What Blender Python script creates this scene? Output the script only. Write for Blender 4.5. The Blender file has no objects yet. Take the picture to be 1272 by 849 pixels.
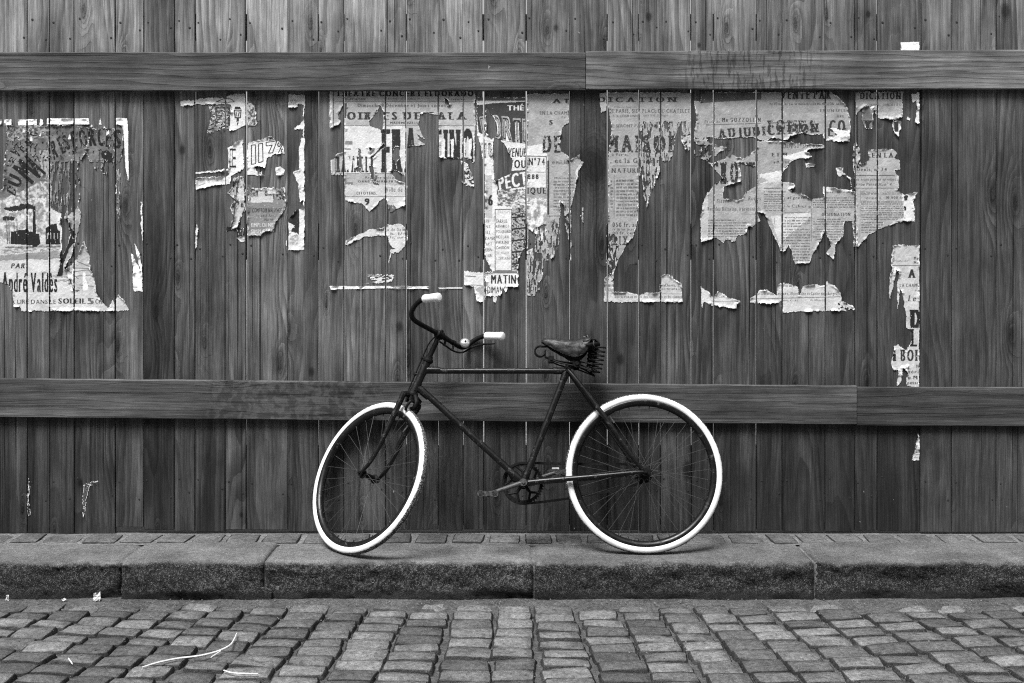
import bpy, bmesh, math, random
import numpy as np
from mathutils import Matrix, Vector

# ------------------------------------------------------------------ camera
scene = bpy.context.scene
C = scene.collection
CAM_H = 1.2892
cam_data = bpy.data.cameras.new('camera')
cam = bpy.data.objects.new('camera', cam_data)
C.objects.link(cam)
cam.location = (0, 0, CAM_H)
cam.rotation_euler = (math.pi/2, 0, 0)
cam_data.sensor_width = 36.0
cam_data.lens = 36.0*1435/1272
cam_data.shift_y = -(424.5-318.0)/1272
cam_data.clip_start = 0.05
cam_data.clip_end = 6000
scene.camera = cam

# ------------------------------------------------------------------ sky, sun, exposure
SUN_EL, SUN_AZ = math.radians(62), math.radians(-28)      # azimuth from behind the camera, towards its left
world = bpy.data.worlds.new('World')
scene.world = world
world.use_nodes = True
wn = world.node_tree
wn.nodes.clear()
sky = wn.nodes.new('ShaderNodeTexSky')
sky.sky_type = 'NISHITA'
sky.sun_disc = False
sky.sun_elevation = SUN_EL
sky.sun_rotation = math.radians(180+28)
sky.dust_density = 4.0
sky.air_density = 1.0
bw = wn.nodes.new('ShaderNodeRGBToBW')                     # the photograph is black and white
bg = wn.nodes.new('ShaderNodeBackground')
bg.inputs['Strength'].default_value = 0.05
wo = wn.nodes.new('ShaderNodeOutputWorld')
wn.links.new(sky.outputs[0], bw.inputs[0])
wn.links.new(bw.outputs[0], bg.inputs[0])
wn.links.new(bg.outputs[0], wo.inputs[0])

sun_data = bpy.data.lights.new('sun', 'SUN')
sun_data.energy = 1.5
sun_data.angle = math.radians(24)
sun_data.color = (1, 1, 1)
sun = bpy.data.objects.new('sun', sun_data)
C.objects.link(sun)
sd = Vector((math.sin(SUN_AZ)*math.cos(SUN_EL), -math.cos(SUN_AZ)*math.cos(SUN_EL), math.sin(SUN_EL)))
sun.rotation_euler = sd.to_track_quat('Z', 'Y').to_euler()
sun.location = sd*20

vs = scene.view_settings
vs.view_transform = 'Standard'
vs.look = 'None'
vs.gamma = 1
vs.use_curve_mapping = False
vs.exposure = 1.95

scene.cycles.use_denoising = False          # keep the fine grain of wood and stone
scene.cycles.filter_width = 1.15
scene.cycles.max_bounces = 6
scene.cycles.diffuse_bounces = 3

rnd = random.Random(7)

# ------------------------------------------------------------------ places (metres)
FENCE_Y = 5.378          # front face of the planks
KERB_BACK = 5.182
KERB_EDGE = 4.881
KERB_H = 0.163
SC = 266.8               # photograph pixels per metre on the fence


def fx(p):
    return (p-636)/SC


def fz(p):
    return (662-p)/SC


# ------------------------------------------------------------------ helpers
def tag(o, label=None, cat=None, group=None, kind=None):
    if label: o['label'] = label
    if cat: o['category'] = cat
    if group: o['group'] = group
    if kind: o['kind'] = kind
    return o


def link(name, me, mat=None, parent=None):
    o = bpy.data.objects.new(name, me)
    C.objects.link(o)
    if mat is not None and me is not None and len(me.materials) == 0:
        me.materials.append(mat)
    if parent is not None:
        o.parent = parent
    return o


def empty(name, loc=(0, 0, 0), rot=(0, 0, 0), parent=None):
    o = bpy.data.objects.new(name, None)
    C.objects.link(o)
    o.location = loc
    o.rotation_euler = rot
    o.empty_display_size = 0.1
    if parent is not None:
        o.parent = parent
    return o


class MB:
    """collects shapes into one mesh"""
    def __init__(self):
        self.v, self.f = [], []

    def add(self, vs, fs):
        n = len(self.v)
        self.v += [tuple(p) for p in vs]
        self.f += [tuple(i+n for i in q) for q in fs]
        return self

    def tube(self, pts, rad, seg=12, caps=True, smooth=0):
        P = [Vector(p) for p in pts]
        R = list(rad) if hasattr(rad, '__len__') else [rad]*len(P)
        if smooth:
            Q, RR = [], []
            n = len(P)
            for i in range(n-1):
                p0, p1, p2, p3 = P[max(i-1, 0)], P[i], P[i+1], P[min(i+2, n-1)]
                for k in range(smooth):
                    t = k/smooth
                    Q.append(0.5*((2*p1)+(p2-p0)*t+(2*p0-5*p1+4*p2-p3)*t*t+(3*p1-p0-3*p2+p3)*t**3))
                    RR.append(R[i]+(R[i+1]-R[i])*t)
            Q.append(P[-1]); RR.append(R[-1])
            P, R = Q, RR
        n = len(P)
        T = [(P[min(i+1, n-1)]-P[max(i-1, 0)]).normalized() for i in range(n)]
        up = Vector((0, 1, 0)) if abs(T[0].y) < .9 else Vector((1, 0, 0))
        N = (up-T[0]*up.dot(T[0])).normalized()
        vs, fs = [], []
        for i in range(n):
            N = (N-T[i]*N.dot(T[i])).normalized()
            B = T[i].cross(N)
            for k in range(seg):
                a = 2*math.pi*k/seg
                vs.append(P[i]+(N*math.cos(a)+B*math.sin(a))*R[i])
        for i in range(n-1):
            for k in range(seg):
                k2 = (k+1) % seg
                fs.append((i*seg+k, i*seg+k2, (i+1)*seg+k2, (i+1)*seg+k))
        if caps:
            fs.append(tuple(range(seg-1, -1, -1)))
            fs.append(tuple((n-1)*seg+k for k in range(seg)))
        return self.add(vs, fs)

    def lathe(self, prof, seg=24, M=Matrix.Identity(4), closed=False):
        """profile (radius, height) turned about local Z, placed by M"""
        vs, fs = [], []
        n = len(prof)
        for r, z in prof:
            for k in range(seg):
                a = 2*math.pi*k/seg
                vs.append(M @ Vector((r*math.cos(a), r*math.sin(a), z)))
        for i in range(n if closed else n-1):
            j = (i+1) % n
            for k in range(seg):
                k2 = (k+1) % seg
                fs.append((i*seg+k, i*seg+k2, j*seg+k2, j*seg+k))
        if not closed:
            fs.append(tuple(range(seg-1, -1, -1)))
            fs.append(tuple((n-1)*seg+k for k in range(seg)))
        return self.add(vs, fs)

    def box(self, lo, hi, M=Matrix.Identity(4)):
        x0, y0, z0 = lo; x1, y1, z1 = hi
        vs = [M @ Vector(p) for p in ((x0, y0, z0), (x1, y0, z0), (x1, y1, z0), (x0, y1, z0), (x0, y0, z1), (x1, y0, z1), (x1, y1, z1), (x0, y1, z1))]
        return self.add(vs, [(0, 3, 2, 1), (4, 5, 6, 7), (0, 1, 5, 4), (1, 2, 6, 5), (2, 3, 7, 6), (3, 0, 4, 7)])

    def mesh(self, name, smooth=True, bevel=0.0):
        me = bpy.data.meshes.new(name)
        me.from_pydata(self.v, [], self.f)
        if bevel:
            bm = bmesh.new(); bm.from_mesh(me)
            bmesh.ops.bevel(bm, geom=list(bm.edges), offset=bevel, segments=2, affect='EDGES', clamp_overlap=True)
            bm.to_mesh(me); bm.free()
        me.validate()
        if smooth:
            me.polygons.foreach_set('use_smooth', [True]*len(me.polygons))
            try:
                me.set_sharp_from_angle(angle=math.radians(40))
            except Exception:
                pass
        me.update()
        return me

    def build(self, name, mat, parent=None, smooth=True, bevel=0.0):
        return link(name, self.mesh(name, smooth, bevel), mat, parent)


# ------------------------------------------------------------------ procedural materials
class NT:
    def __init__(self, name):
        self.m = bpy.data.materials.new(name)
        self.m.use_nodes = True
        self.t = self.m.node_tree
        self.b = self.t.nodes['Principled BSDF']

    def n(self, typ, **kw):
        nd = self.t.nodes.new(typ)
        for k, v in kw.items():
            setattr(nd, k, v)
        return nd

    def put(self, sock, v):
        if v is None:
            return
        if hasattr(v, 'is_linked') or isinstance(v, bpy.types.NodeSocket):
            self.t.links.new(v, sock)
        else:
            if isinstance(v, (int, float)) and hasattr(sock.default_value, '__len__'):
                v = (v, v, v) if len(sock.default_value) == 3 else (v, v, v, 1)
            sock.default_value = v

    def math(self, op, a, b=None, c=None, clamp=False):
        nd = self.n('ShaderNodeMath', operation=op, use_clamp=clamp)
        self.put(nd.inputs[0], a); self.put(nd.inputs[1], b); self.put(nd.inputs[2], c)
        return nd.outputs[0]

    def add(self, a, b): return self.math('ADD', a, b)
    def sub(self, a, b): return self.math('SUBTRACT', a, b)
    def mul(self, a, b): return self.math('MULTIPLY', a, b)

    def step(self, v, lo, hi, o0=0.0, o1=1.0):
        nd = self.n('ShaderNodeMapRange', interpolation_type='SMOOTHSTEP')
        self.put(nd.inputs[0], v); self.put(nd.inputs[1], lo); self.put(nd.inputs[2], hi)
        self.put(nd.inputs[3], o0); self.put(nd.inputs[4], o1)
        return nd.outputs[0]

    def lin(self, v, lo, hi, o0=0.0, o1=1.0):
        nd = self.n('ShaderNodeMapRange')
        self.put(nd.inputs[0], v); self.put(nd.inputs[1], lo); self.put(nd.inputs[2], hi)
        self.put(nd.inputs[3], o0); self.put(nd.inputs[4], o1)
        return nd.outputs[0]

    def mix(self, f, a, b):
        nd = self.n('ShaderNodeMix', data_type='FLOAT')
        self.put(nd.inputs[0], f); self.put(nd.inputs[2], a); self.put(nd.inputs[3], b)
        return nd.outputs[0]

    def vec(self, x, y, z):
        nd = self.n('ShaderNodeCombineXYZ')
        self.put(nd.inputs[0], x); self.put(nd.inputs[1], y); self.put(nd.inputs[2], z)
        return nd.outputs[0]

    def noise(self, v, scale, detail=3.0, rough=0.55, dist=0.0, dim='3D'):
        nd = self.n('ShaderNodeTexNoise', noise_dimensions=dim)
        self.put(nd.inputs['Vector'], v); self.put(nd.inputs['Scale'], scale); self.put(nd.inputs['Detail'], detail)
        self.put(nd.inputs['Roughness'], rough); self.put(nd.inputs['Distortion'], dist)
        return nd.outputs[0]

    def obj(self):
        nd = self.n('ShaderNodeTexCoord')
        s = self.n('ShaderNodeSeparateXYZ')
        self.t.links.new(nd.outputs['Object'], s.inputs[0])
        return nd.outputs['Object'], s.outputs[0], s.outputs[1], s.outputs[2]

    def attr(self, name, typ='OBJECT'):
        nd = self.n('ShaderNodeAttribute', attribute_type=typ, attribute_name=name)
        return nd.outputs['Fac']

    def rand(self):
        return self.n('ShaderNodeObjectInfo').outputs['Random']

    def bump(self, h, strength, dist):
        nd = self.n('ShaderNodeBump')
        self.put(nd.inputs['Height'], h)
        nd.inputs['Strength'].default_value = strength
        nd.inputs['Distance'].default_value = dist
        self.t.links.new(nd.outputs[0], self.b.inputs['Normal'])

    def out(self, col, rough=0.7, spec=0.3, metal=0.0):
        self.put(self.b.inputs['Base Color'], col)
        self.put(self.b.inputs['Roughness'], rough)
        self.put(self.b.inputs['Specular IOR Level'], spec)
        self.put(self.b.inputs['Metallic'], metal)
        return self.m


def wood_material(name, horizontal=False, base=0.084):
    """old softwood: growth rings, fibres, knots, water stains, paler tops and darker feet"""
    w = NT(name)
    v, ox, oy, oz = w.obj()
    seed = w.attr('seed')
    tone = w.attr('tone')
    foot_dark = w.attr('foot_dark')
    if horizontal:
        across, along = oz, ox
    else:
        across, along = ox, oz
    so = w.mul(seed, 37.7)
    # knots: sparse cells, stretched along the board
    kv = w.vec(w.add(w.mul(across, 6.5), so), w.mul(along, 1.9), so)
    vor = w.n('ShaderNodeTexVoronoi', feature='F1', voronoi_dimensions='2D')
    w.put(vor.inputs['Vector'], kv); vor.inputs['Scale'].default_value = 1.0
    vor.inputs['Randomness'].default_value = 1.0
    kd0 = vor.outputs['Distance']
    sep = w.n('ShaderNodeSeparateColor'); w.t.links.new(vor.outputs['Color'], sep.inputs[0])
    has = w.step(sep.outputs[0], *((0.86, 0.88) if horizontal else (0.58, 0.62)))
    size = w.lin(sep.outputs[1], 0, 1, 0.35, 0.95)
    kdw = w.add(kd0, w.mul(w.sub(w.noise(v, 45, 2), 0.5), 0.06))
    kd = w.math('DIVIDE', kdw, size)
    near = w.mul(has, w.step(kd, 0.60, 0.0))
    # ring coordinate
    warp = w.noise(w.vec(w.add(w.mul(across, 3.0), so), w.mul(along, 0.55), so), 1.0, 2, 0.5)
    wob = w.noise(w.vec(w.mul(across, 14), w.add(w.mul(along, 2.2), so), so), 1.0, 2, 0.5)
    r = w.add(w.mul(across, 2.4), w.add(w.mul(w.mul(warp, 0.35 if horizontal else 1.0), w.lin(w.math('FRACT', w.mul(seed, 5.3)), 0, 1, 0.35, 2.0)), w.mul(wob, 0.12)))
    r = w.add(r, w.mul(near, w.lin(kd, 0, 0.6, 0.30, 0.0)))
    ring = w.math('FRACT', w.mul(r, w.lin(tone, 0.5, 1.6, 9, 15)))
    late = w.mul(w.step(ring, 0.15, 0.86), w.step(ring, 1.0, 0.93))
    ringvis = w.step(w.noise(w.vec(w.mul(across, 5), w.mul(along, 0.9), so), 1.0, 2), 0.36, 0.62)
    fib = w.noise(w.vec(w.mul(across, 420), w.mul(along, 7), so), 1.0, 3, 0.65)
    fib2 = w.noise(w.vec(w.add(w.mul(across, 95), so), w.mul(along, 1.6), so), 1.0, 3, 0.6)
    streak = w.noise(w.vec(w.add(w.mul(across, 16), so), w.mul(along, 0.7), so), 1.0, 4, 0.62)
    blot = w.noise(w.vec(w.add(w.mul(across, 5), so), w.mul(along, 2.6), so), 1.0, 5, 0.62)
    g = w.mul(w.sub(1.0, w.mul(late, w.mul(w.add(0.15, w.mul(ringvis, 0.85)), 0.34 if horizontal else 0.48))), w.lin(fib, 0.25, 0.75, 0.45, 1.55))
    g = w.mul(g, w.lin(fib2, 0.3, 0.7, 0.68, 1.32))
    g = w.mul(g, w.lin(streak, 0.28, 0.72, 0.46, 1.54))
    g = w.mul(g, w.lin(blot, 0.32, 0.68, 0.55, 1.45))
    # knot core and halo
    core = w.mul(has, w.step(kd, 0.115, 0.055))
    halo = w.mul(has, w.step(kd, 0.26, 0.09))
    crack = w.step(w.noise(v, 190, 2), 0.52, 0.6)
    g = w.mul(g, w.sub(1.0, w.mul(halo, 0.38)))
    g = w.mul(g, w.sub(1.0, w.mul(core, w.add(0.35, w.mul(crack, 0.35)))))
    # one large feature knot with a dark resin stain, on boards that have one
    kx, kz, kr = w.attr('knot_x'), w.attr('knot_z'), w.attr('knot_r')
    fx_ = w.sub(ox, kx); fz_ = w.mul(w.sub(oz, kz), 0.62)
    fd = w.math('SQRT', w.add(w.mul(fx_, fx_), w.mul(fz_, fz_)))
    fd = w.add(fd, w.mul(w.sub(w.noise(v, 14, 4, 0.6), 0.5), w.mul(kr, 0.9)))
    q = w.math('DIVIDE', fd, w.math('MAXIMUM', kr, 0.0005))
    fk = w.step(q, 1.15, 0.35)
    fr_ = w.math('FRACT', w.mul(q, 5.5))
    frm = w.mul(w.step(q, 2.4, 0.7), w.mul(w.step(fr_, 0.25, 0.8), w.step(fr_, 1.0, 0.9)))
    g = w.mul(w.mul(g, w.sub(1.0, w.mul(fk, 0.72))), w.sub(1.0, w.mul(frm, 0.30)))
    # a few long checks (fine splits)
    chk = w.noise(w.vec(w.add(w.mul(across, 130), so), w.mul(along, 0.45), so), 1.0, 1, 0.4)
    check = w.step(chk, 0.70, 0.74)
    g = w.mul(g, w.sub(1.0, w.mul(check, 0.8)))
    # boards turn paler towards the top, darker towards the foot, with ragged outlines
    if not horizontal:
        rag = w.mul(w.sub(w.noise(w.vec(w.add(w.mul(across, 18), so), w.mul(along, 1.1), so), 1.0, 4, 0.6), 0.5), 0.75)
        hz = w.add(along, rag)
        high_zone = w.step(hz, 1.75, 2.45)
        g = w.mul(g, w.add(1.0, w.mul(high_zone, 1.25)))
        low_zone = w.step(hz, 0.95, 0.20)
        g = w.mul(g, w.sub(1.0, w.mul(w.mul(low_zone, foot_dark), 0.64)))
    col = w.mul(w.mul(g, tone), base)
    # flecks of old paste and paint
    fl = w.noise(w.vec(w.mul(ox, 26), so, w.mul(oz, 16)), 1.0, 5, 0.72)
    flz = w.noise(w.vec(w.mul(ox, 1.7), so, w.mul(oz, 2.1)), 1.0, 2)
    fleck = w.mul(w.step(fl, 0.70, 0.735), w.step(flz, 0.52, 0.62))
    col = w.mix(fleck, col, 0.36)
    if horizontal:
        # peeled paste residue, and resin drips, over the stretch given on the board
        xr = w.math('ABSOLUTE', w.sub(ox, w.attr('residue_x')))
        ww = w.attr('residue_w')
        zone = w.mul(w.step(w.sub(xr, ww), 0.10, -0.10), w.step(ww, 0.01, 0.02))
        mot = w.noise(w.vec(w.mul(ox, 24), so, w.mul(oz, 26)), 1.0, 5, 0.6, 0.6)
        dark = w.mul(zone, w.step(mot, 0.49, 0.58)); pale = w.mul(zone, w.step(mot, 0.48, 0.40))
        col = w.mul(col, w.sub(1.0, w.mul(dark, 0.38)))
        col = w.mix(w.mul(pale, 0.60), col, 0.085)
        xd = w.math('ABSOLUTE', w.sub(ox, w.attr('drip_x'))); dw = w.attr('drip_w')
        dzone = w.mul(w.step(w.sub(xd, dw), 0.06, -0.10), w.step(dw, 0.01, 0.02))
        dr = w.noise(w.vec(w.add(w.mul(ox, 62), w.mul(w.noise(v, 30, 2), 1.2)), so, w.mul(oz, 9)), 1.0, 3, 0.6)
        col = w.mul(col, w.sub(1.0, w.mul(w.mul(dzone, w.step(dr, 0.50, 0.58)), 0.50)))
    h = w.add(w.mul(fib, 0.5), w.add(w.mul(late, -0.35), w.add(w.mul(core, 0.7), w.mul(check, -1.6))))
    w.bump(h, 0.8, 0.003)
    rough = w.lin(streak, 0.3, 0.7, 0.58, 0.82)
    return w.out(col, rough, 0.22)


def stone_material(name, base, var=0.35, speck=0.5, kind='sett'):
    w = NT(name)
    v, ox, oy, oz = w.obj()
    rv = w.rand()
    off = w.n('ShaderNodeVectorMath', operation='ADD')
    w.t.links.new(v, off.inputs[0]); w.put(off.inputs[1], w.vec(w.mul(rv, 91), w.mul(rv, 53), w.mul(rv, 17)))
    p = off.outputs[0]
    if kind == 'sett':                                   # shared meshes are scaled per stone: use real sizes
        geo = w.n('ShaderNodeNewGeometry').outputs['Position']
        off = w.n('ShaderNodeVectorMath', operation='ADD')
        w.t.links.new(geo, off.inputs[0]); w.put(off.inputs[1], w.vec(w.mul(rv, 91), w.mul(rv, 53), w.mul(rv, 17)))
        p = off.outputs[0]
    big = w.noise(p, 9, 4, 0.6)
    mid = w.noise(p, 60, 4, 0.65)
    fine = w.noise(p, 420, 2, 0.7)
    g = w.mul(w.lin(big, 0.3, 0.7, 0.66, 1.34), w.lin(mid, 0.3, 0.7, 0.55, 1.45))
    g = w.mul(g, w.lin(fine, 0.25, 0.75, 1-speck, 1+speck))
    g = w.mul(g, w.lin(rv, 0, 1, 1-var, 1+var))
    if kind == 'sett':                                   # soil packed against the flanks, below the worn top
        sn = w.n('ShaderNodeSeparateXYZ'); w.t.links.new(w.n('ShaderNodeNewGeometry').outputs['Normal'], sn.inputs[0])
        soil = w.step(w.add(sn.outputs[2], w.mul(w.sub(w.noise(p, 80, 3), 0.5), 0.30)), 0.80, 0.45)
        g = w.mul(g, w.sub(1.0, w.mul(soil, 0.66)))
    stain = w.step(w.noise(p, 17, 5, 0.65), 0.56, 0.68)
    g = w.mul(g, w.sub(1.0, w.mul(stain, 0.35)))
    vf = w.noise(p, 900, 2, 0.7)
    g = w.mul(g, w.lin(vf, 0.3, 0.7, 0.78, 1.22))
    light = w.step(w.noise(p, 150, 3, 0.6), 0.62, 0.70)
    col = w.add(w.mul(g, base), w.mul(w.mul(light, g), 0.055))
    w.bump(w.add(w.mul(mid, 1.2), w.mul(fine, 0.6)), 1.0, 0.007)
    return w.out(col, w.lin(mid, 0.3, 0.7, 0.55, 0.85), 0.3)


def kerb_material():
    """granite: foot-worn pale top, black grime in the pits of the riser"""
    w = NT('granite_kerb')
    geo = w.n('ShaderNodeNewGeometry').outputs['Position']
    s = w.n('ShaderNodeSeparateXYZ'); w.t.links.new(geo, s.inputs[0])
    X, Y, Z = s.outputs
    rv = w.rand()
    big = w.noise(geo, 5, 4, 0.6)
    mid = w.noise(geo, 55, 4, 0.65)
    fine = w.noise(geo, 260, 3, 0.75)
    vf = w.noise(geo, 700, 2, 0.7)
    col = w.mul(w.mul(w.lin(big, 0.3, 0.7, 0.62, 1.36), w.lin(mid, 0.3, 0.7, 0.68, 1.32)), w.mul(w.lin(fine, 0.3, 0.7, 0.80, 1.2), w.lin(vf, 0.3, 0.7, 0.85, 1.15)))
    col = w.mul(col, w.lin(rv, 0, 1, 0.135, 0.17))
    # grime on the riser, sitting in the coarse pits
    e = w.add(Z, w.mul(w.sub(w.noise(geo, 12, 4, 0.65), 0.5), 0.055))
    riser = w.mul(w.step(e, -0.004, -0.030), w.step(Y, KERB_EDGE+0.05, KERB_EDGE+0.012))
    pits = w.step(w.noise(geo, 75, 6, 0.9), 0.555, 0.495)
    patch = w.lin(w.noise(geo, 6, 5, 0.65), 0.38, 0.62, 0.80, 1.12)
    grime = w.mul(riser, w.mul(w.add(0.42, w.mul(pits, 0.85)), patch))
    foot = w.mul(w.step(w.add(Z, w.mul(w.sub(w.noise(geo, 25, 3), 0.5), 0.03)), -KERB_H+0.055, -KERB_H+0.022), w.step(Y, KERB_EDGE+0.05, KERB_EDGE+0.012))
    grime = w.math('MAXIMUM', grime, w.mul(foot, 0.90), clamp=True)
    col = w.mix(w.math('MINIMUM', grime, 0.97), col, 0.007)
    sparkle = w.mul(w.step(w.noise(geo, 300, 2, 0.6), 0.60, 0.68), 0.16)
    col = w.add(col, w.mul(sparkle, w.sub(1.0, w.mul(foot, 0.8))))
    w.bump(w.add(w.mul(mid, 1.1), w.mul(fine, 0.9)), 1.0, 0.009)
    return w.out(col, 0.75, 0.25)


def plain(name, base, var=0.15, scale=60, rough=0.6, spec=0.35, metal=0.0, bump=0.0, detail=4):
    w = NT(name)
    v, *_ = w.obj()
    nz = w.noise(v, scale, detail, 0.65)
    col = w.mul(w.lin(nz, 0.3, 0.7, 1-var, 1+var), base)
    if bump:
        w.bump(nz, 0.6, bump)
    return w.out(col, w.lin(nz, 0.3, 0.7, max(rough-0.12, 0.05), min(rough+0.12, 1)), spec, metal)


def paint_material():
    """old black bicycle enamel, chipped, with dull rust"""
    w = NT('worn_black_enamel')
    v, *_ = w.obj()
    n1 = w.noise(v, 45, 5, 0.7)
    n2 = w.noise(v, 260, 3, 0.7)
    chip = w.step(w.add(n1, w.mul(w.sub(n2, 0.5), 0.35)), 0.60, 0.66)
    dust = w.lin(w.noise(v, 14, 4), 0.35, 0.65, 0.6, 1.5)
    col = w.mix(chip, w.mul(dust, 0.006), w.lin(n2, 0.3, 0.7, 0.02, 0.06))
    w.bump(w.add(chip, w.mul(n2, 0.4)), 0.35, 0.0006)
    return w.out(col, w.mix(chip, w.lin(n1, 0.3, 0.7, 0.24, 0.42), 0.7), 0.34)


def tyre_material():
    """white rubber; the tread (outer rim of the wheel, whose axle is local Y) is worn through to black"""
    w = NT('white_tyre_rubber')
    v, ox, oy, oz = w.obj()
    rad = w.math('SQRT', w.add(w.mul(ox, ox), w.mul(oz, oz)))
    n1 = w.noise(v, 170, 4, 0.75)
    n2 = w.noise(v, 16, 3, 0.6)
    edge = w.add(rad, w.add(w.mul(w.sub(n1, 0.5), 0.010), w.mul(w.sub(n2, 0.5), 0.008)))
    tread = w.step(edge, 0.3412, 0.3428)
    chips = w.step(w.noise(v, 330, 3, 0.7), 0.54, 0.62)
    white = w.mul(w.lin(n2, 0.3, 0.7, 0.66, 0.84), w.lin(n1, 0.25, 0.6, 0.93, 1.0))
    inner = w.step(w.add(rad, w.mul(w.sub(n1, 0.5), 0.004)), 0.3165, 0.3145)
    col = w.mix(w.mul(tread, w.lin(chips, 0, 1, 1.0, 0.25)), white, 0.022)
    col = w.mix(inner, col, 0.03)
    w.bump(n1, 0.35, 0.0010)
    return w.out(col, 0.62, 0.3)


def paper_material():
    w = NT('old_printed_paper')
    v, *_ = w.obj()
    tone = w.attr('print_tone', 'GEOMETRY')
    nz = w.noise(v, 240, 4, 0.7)
    big = w.noise(v, 22, 4, 0.6)
    col = w.mul(tone, w.mul(w.lin(nz, 0.3, 0.7, 1.06, 1.24), w.lin(big, 0.3, 0.7, 0.86, 1.12)))
    w.bump(w.add(nz, w.mul(big, 2)), 0.3, 0.0008)
    return w.out(col, 0.85, 0.12)


M = {}
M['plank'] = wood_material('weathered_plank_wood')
M['rail'] = wood_material('weathered_rail_wood', True, 0.092)
M['cobble'] = stone_material('granite_cobble', 0.135, 0.45, 0.55)
M['sett'] = stone_material('pavement_sett', 0.115, 0.25, 0.4)
M['kerb'] = kerb_material()
M['paint'] = paint_material()
M['tyre'] = tyre_material()
M['paper'] = paper_material()
M['steel'] = plain('dull_spoke_steel', 0.065, 0.5, 80, 0.45, 0.4, 0.2)
M['rust'] = plain('rusty_dark_steel', 0.007, 0.6, 120, 0.55, 0.12, 0.0, 0.0008)
M['crank'] = plain('dull_rusty_crank_steel', 0.045, 0.6, 90, 0.5, 0.4, 0.0, 0.001)
M['grip'] = plain('white_rubber_grip', 0.80, 0.06, 50, 0.45, 0.4, 0.0, 0.0006)
M['chrome'] = plain('scuffed_chrome', 0.75, 0.12, 40, 0.22, 0.5, 0.75)
M['leather'] = plain('cracked_black_leather', 0.018, 0.8, 48, 0.46, 0.40, 0.0, 0.005, 9)
M['nail'] = plain('rusted_nail', 0.018, 0.4, 300, 0.7)
M['sand'] = stone_material('sandy_joint_grit', 0.080, 0.0, 0.85, 'bed')
M['mortar'] = stone_material('pale_mortar', 0.155, 0.0, 0.4, 'bed')
M['gravel'] = stone_material('pale_yard_gravel', 0.20, 0.0, 0.4, 'bed')
M['straw'] = plain('dry_pale_stalk', 0.62, 0.2, 90, 0.7)
M['litter'] = plain('crumpled_white_paper', 0.50, 0.15, 90, 0.8)
M['grit'] = plain('loose_grit', 0.13, 0.7, 30, 0.8)

# ================================================================== THE SETTING
# ground far behind and around
g = MB()
g.add([(-1500, -1500, -0.26), (1500, -1500, -0.26), (1500, 1500, -0.26), (-1500, 1500, -0.26)], [(0, 1, 2, 3)])
tag(g.build('ground', M['gravel'], smooth=False), kind='structure')
yard = MB().box((-30, 5.62, -0.25), (30, 60, -0.012))
tag(yard.build('yard', M['gravel'], smooth=False), kind='structure')


def vnoise(rs, n, m, sx, sy):
    """smooth value noise on an n x m lattice"""
    gx, gy = int(n/sx)+3, int(m/sy)+3
    g = rs.rand(gx, gy)
    x = np.arange(n)/sx; y = np.arange(m)/sy
    xi = x.astype(int); yi = y.astype(int)
    fxx = x-xi; fyy = y-yi
    fxx = (fxx*fxx*(3-2*fxx))[:, None]; fyy = (fyy*fyy*(3-2*fyy))[None, :]
    a = g[xi][:, yi]; b = g[xi+1][:, yi]; c = g[xi][:, yi+1]; d = g[xi+1][:, yi+1]
    return (a*(1-fxx)+b*fxx)*(1-fyy)+(c*(1-fxx)+d*fxx)*fyy


def fbm(rs, n, m, sx, sy, octv=4, gain=0.55):
    t = np.zeros((n, m)); amp = 1; tot = 0
    for k in range(octv):
        t += amp*vnoise(rs, n, m, max(sx/2**k, 1.01), max(sy/2**k, 1.01)); tot += amp; amp *= gain
    return t/tot


rs = np.random.RandomState(11)


def road_z(y):
    return -KERB_H+0.030*(KERB_EDGE-y)


# unseen building added behind the camera; its wall keeps low sky off the fence
sky_blocker = empty('sky_blocker_house', (0, -3.6, -0.1))
tag(sky_blocker, 'unseen plastered building added behind the camera to block low sky', 'sky_blocker')
M['plaster'] = plain('grey_street_plaster', 0.20, 0.25, 2.5, 0.9, 0.1)
M['pane'] = plain('dark_window_pane', 0.02, 0.1, 5, 0.08, 0.5)
M['slate'] = plain('slate_roof', 0.07, 0.3, 6, 0.7, 0.2)
M['shutter'] = plain('grey_painted_shutter', 0.25, 0.15, 8, 0.6, 0.3)
MB().box((-14, -8, 0), (14, 0, 7.2)).build('wall', M['plaster'], sky_blocker, smooth=False)
MB().add([(-14.3, -8.3, 7.2), (14.3, -8.3, 7.2), (14.3, 0.3, 7.2), (-14.3, 0.3, 7.2), (-14.3, -4, 9.6), (14.3, -4, 9.6)], [(0, 3, 2, 1), (3, 4, 5, 2), (0, 1, 5, 4), (0, 4, 3), (1, 2, 5)]).build('roof', M['slate'], sky_blocker, smooth=False)
MB().box((-14.2, 0.002, 6.85), (14.2, 0.16, 7.19)).build('cornice', M['plaster'], sky_blocker, smooth=False)
for fl_ in range(2):
    for wx_ in range(9):
        xw_ = -12+wx_*3.0
        if fl_ == 0 and wx_ == 4:
            MB().box((xw_-.55, 0.003, .05), (xw_+.55, .06, 2.4)).build('door', M['shutter'], sky_blocker, smooth=False)
            continue
        z0_ = 1.0+fl_*3.1
        wn_ = MB().box((xw_-.5, 0.003, z0_), (xw_+.5, .05, z0_+1.6)).build('window', M['shutter'], sky_blocker, smooth=False)
        for k_ in (-1, 1):
            MB().box((xw_+k_*.23-.2, 0.052, z0_+.06), (xw_+k_*.23+.2, .056, z0_+1.54)).build('pane', M['pane'], wn_, smooth=False)
        MB().box((xw_-.6, 0.003, z0_-.12), (xw_+.6, .12, z0_-.004)).build('sill', M['plaster'], wn_, smooth=False)

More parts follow.
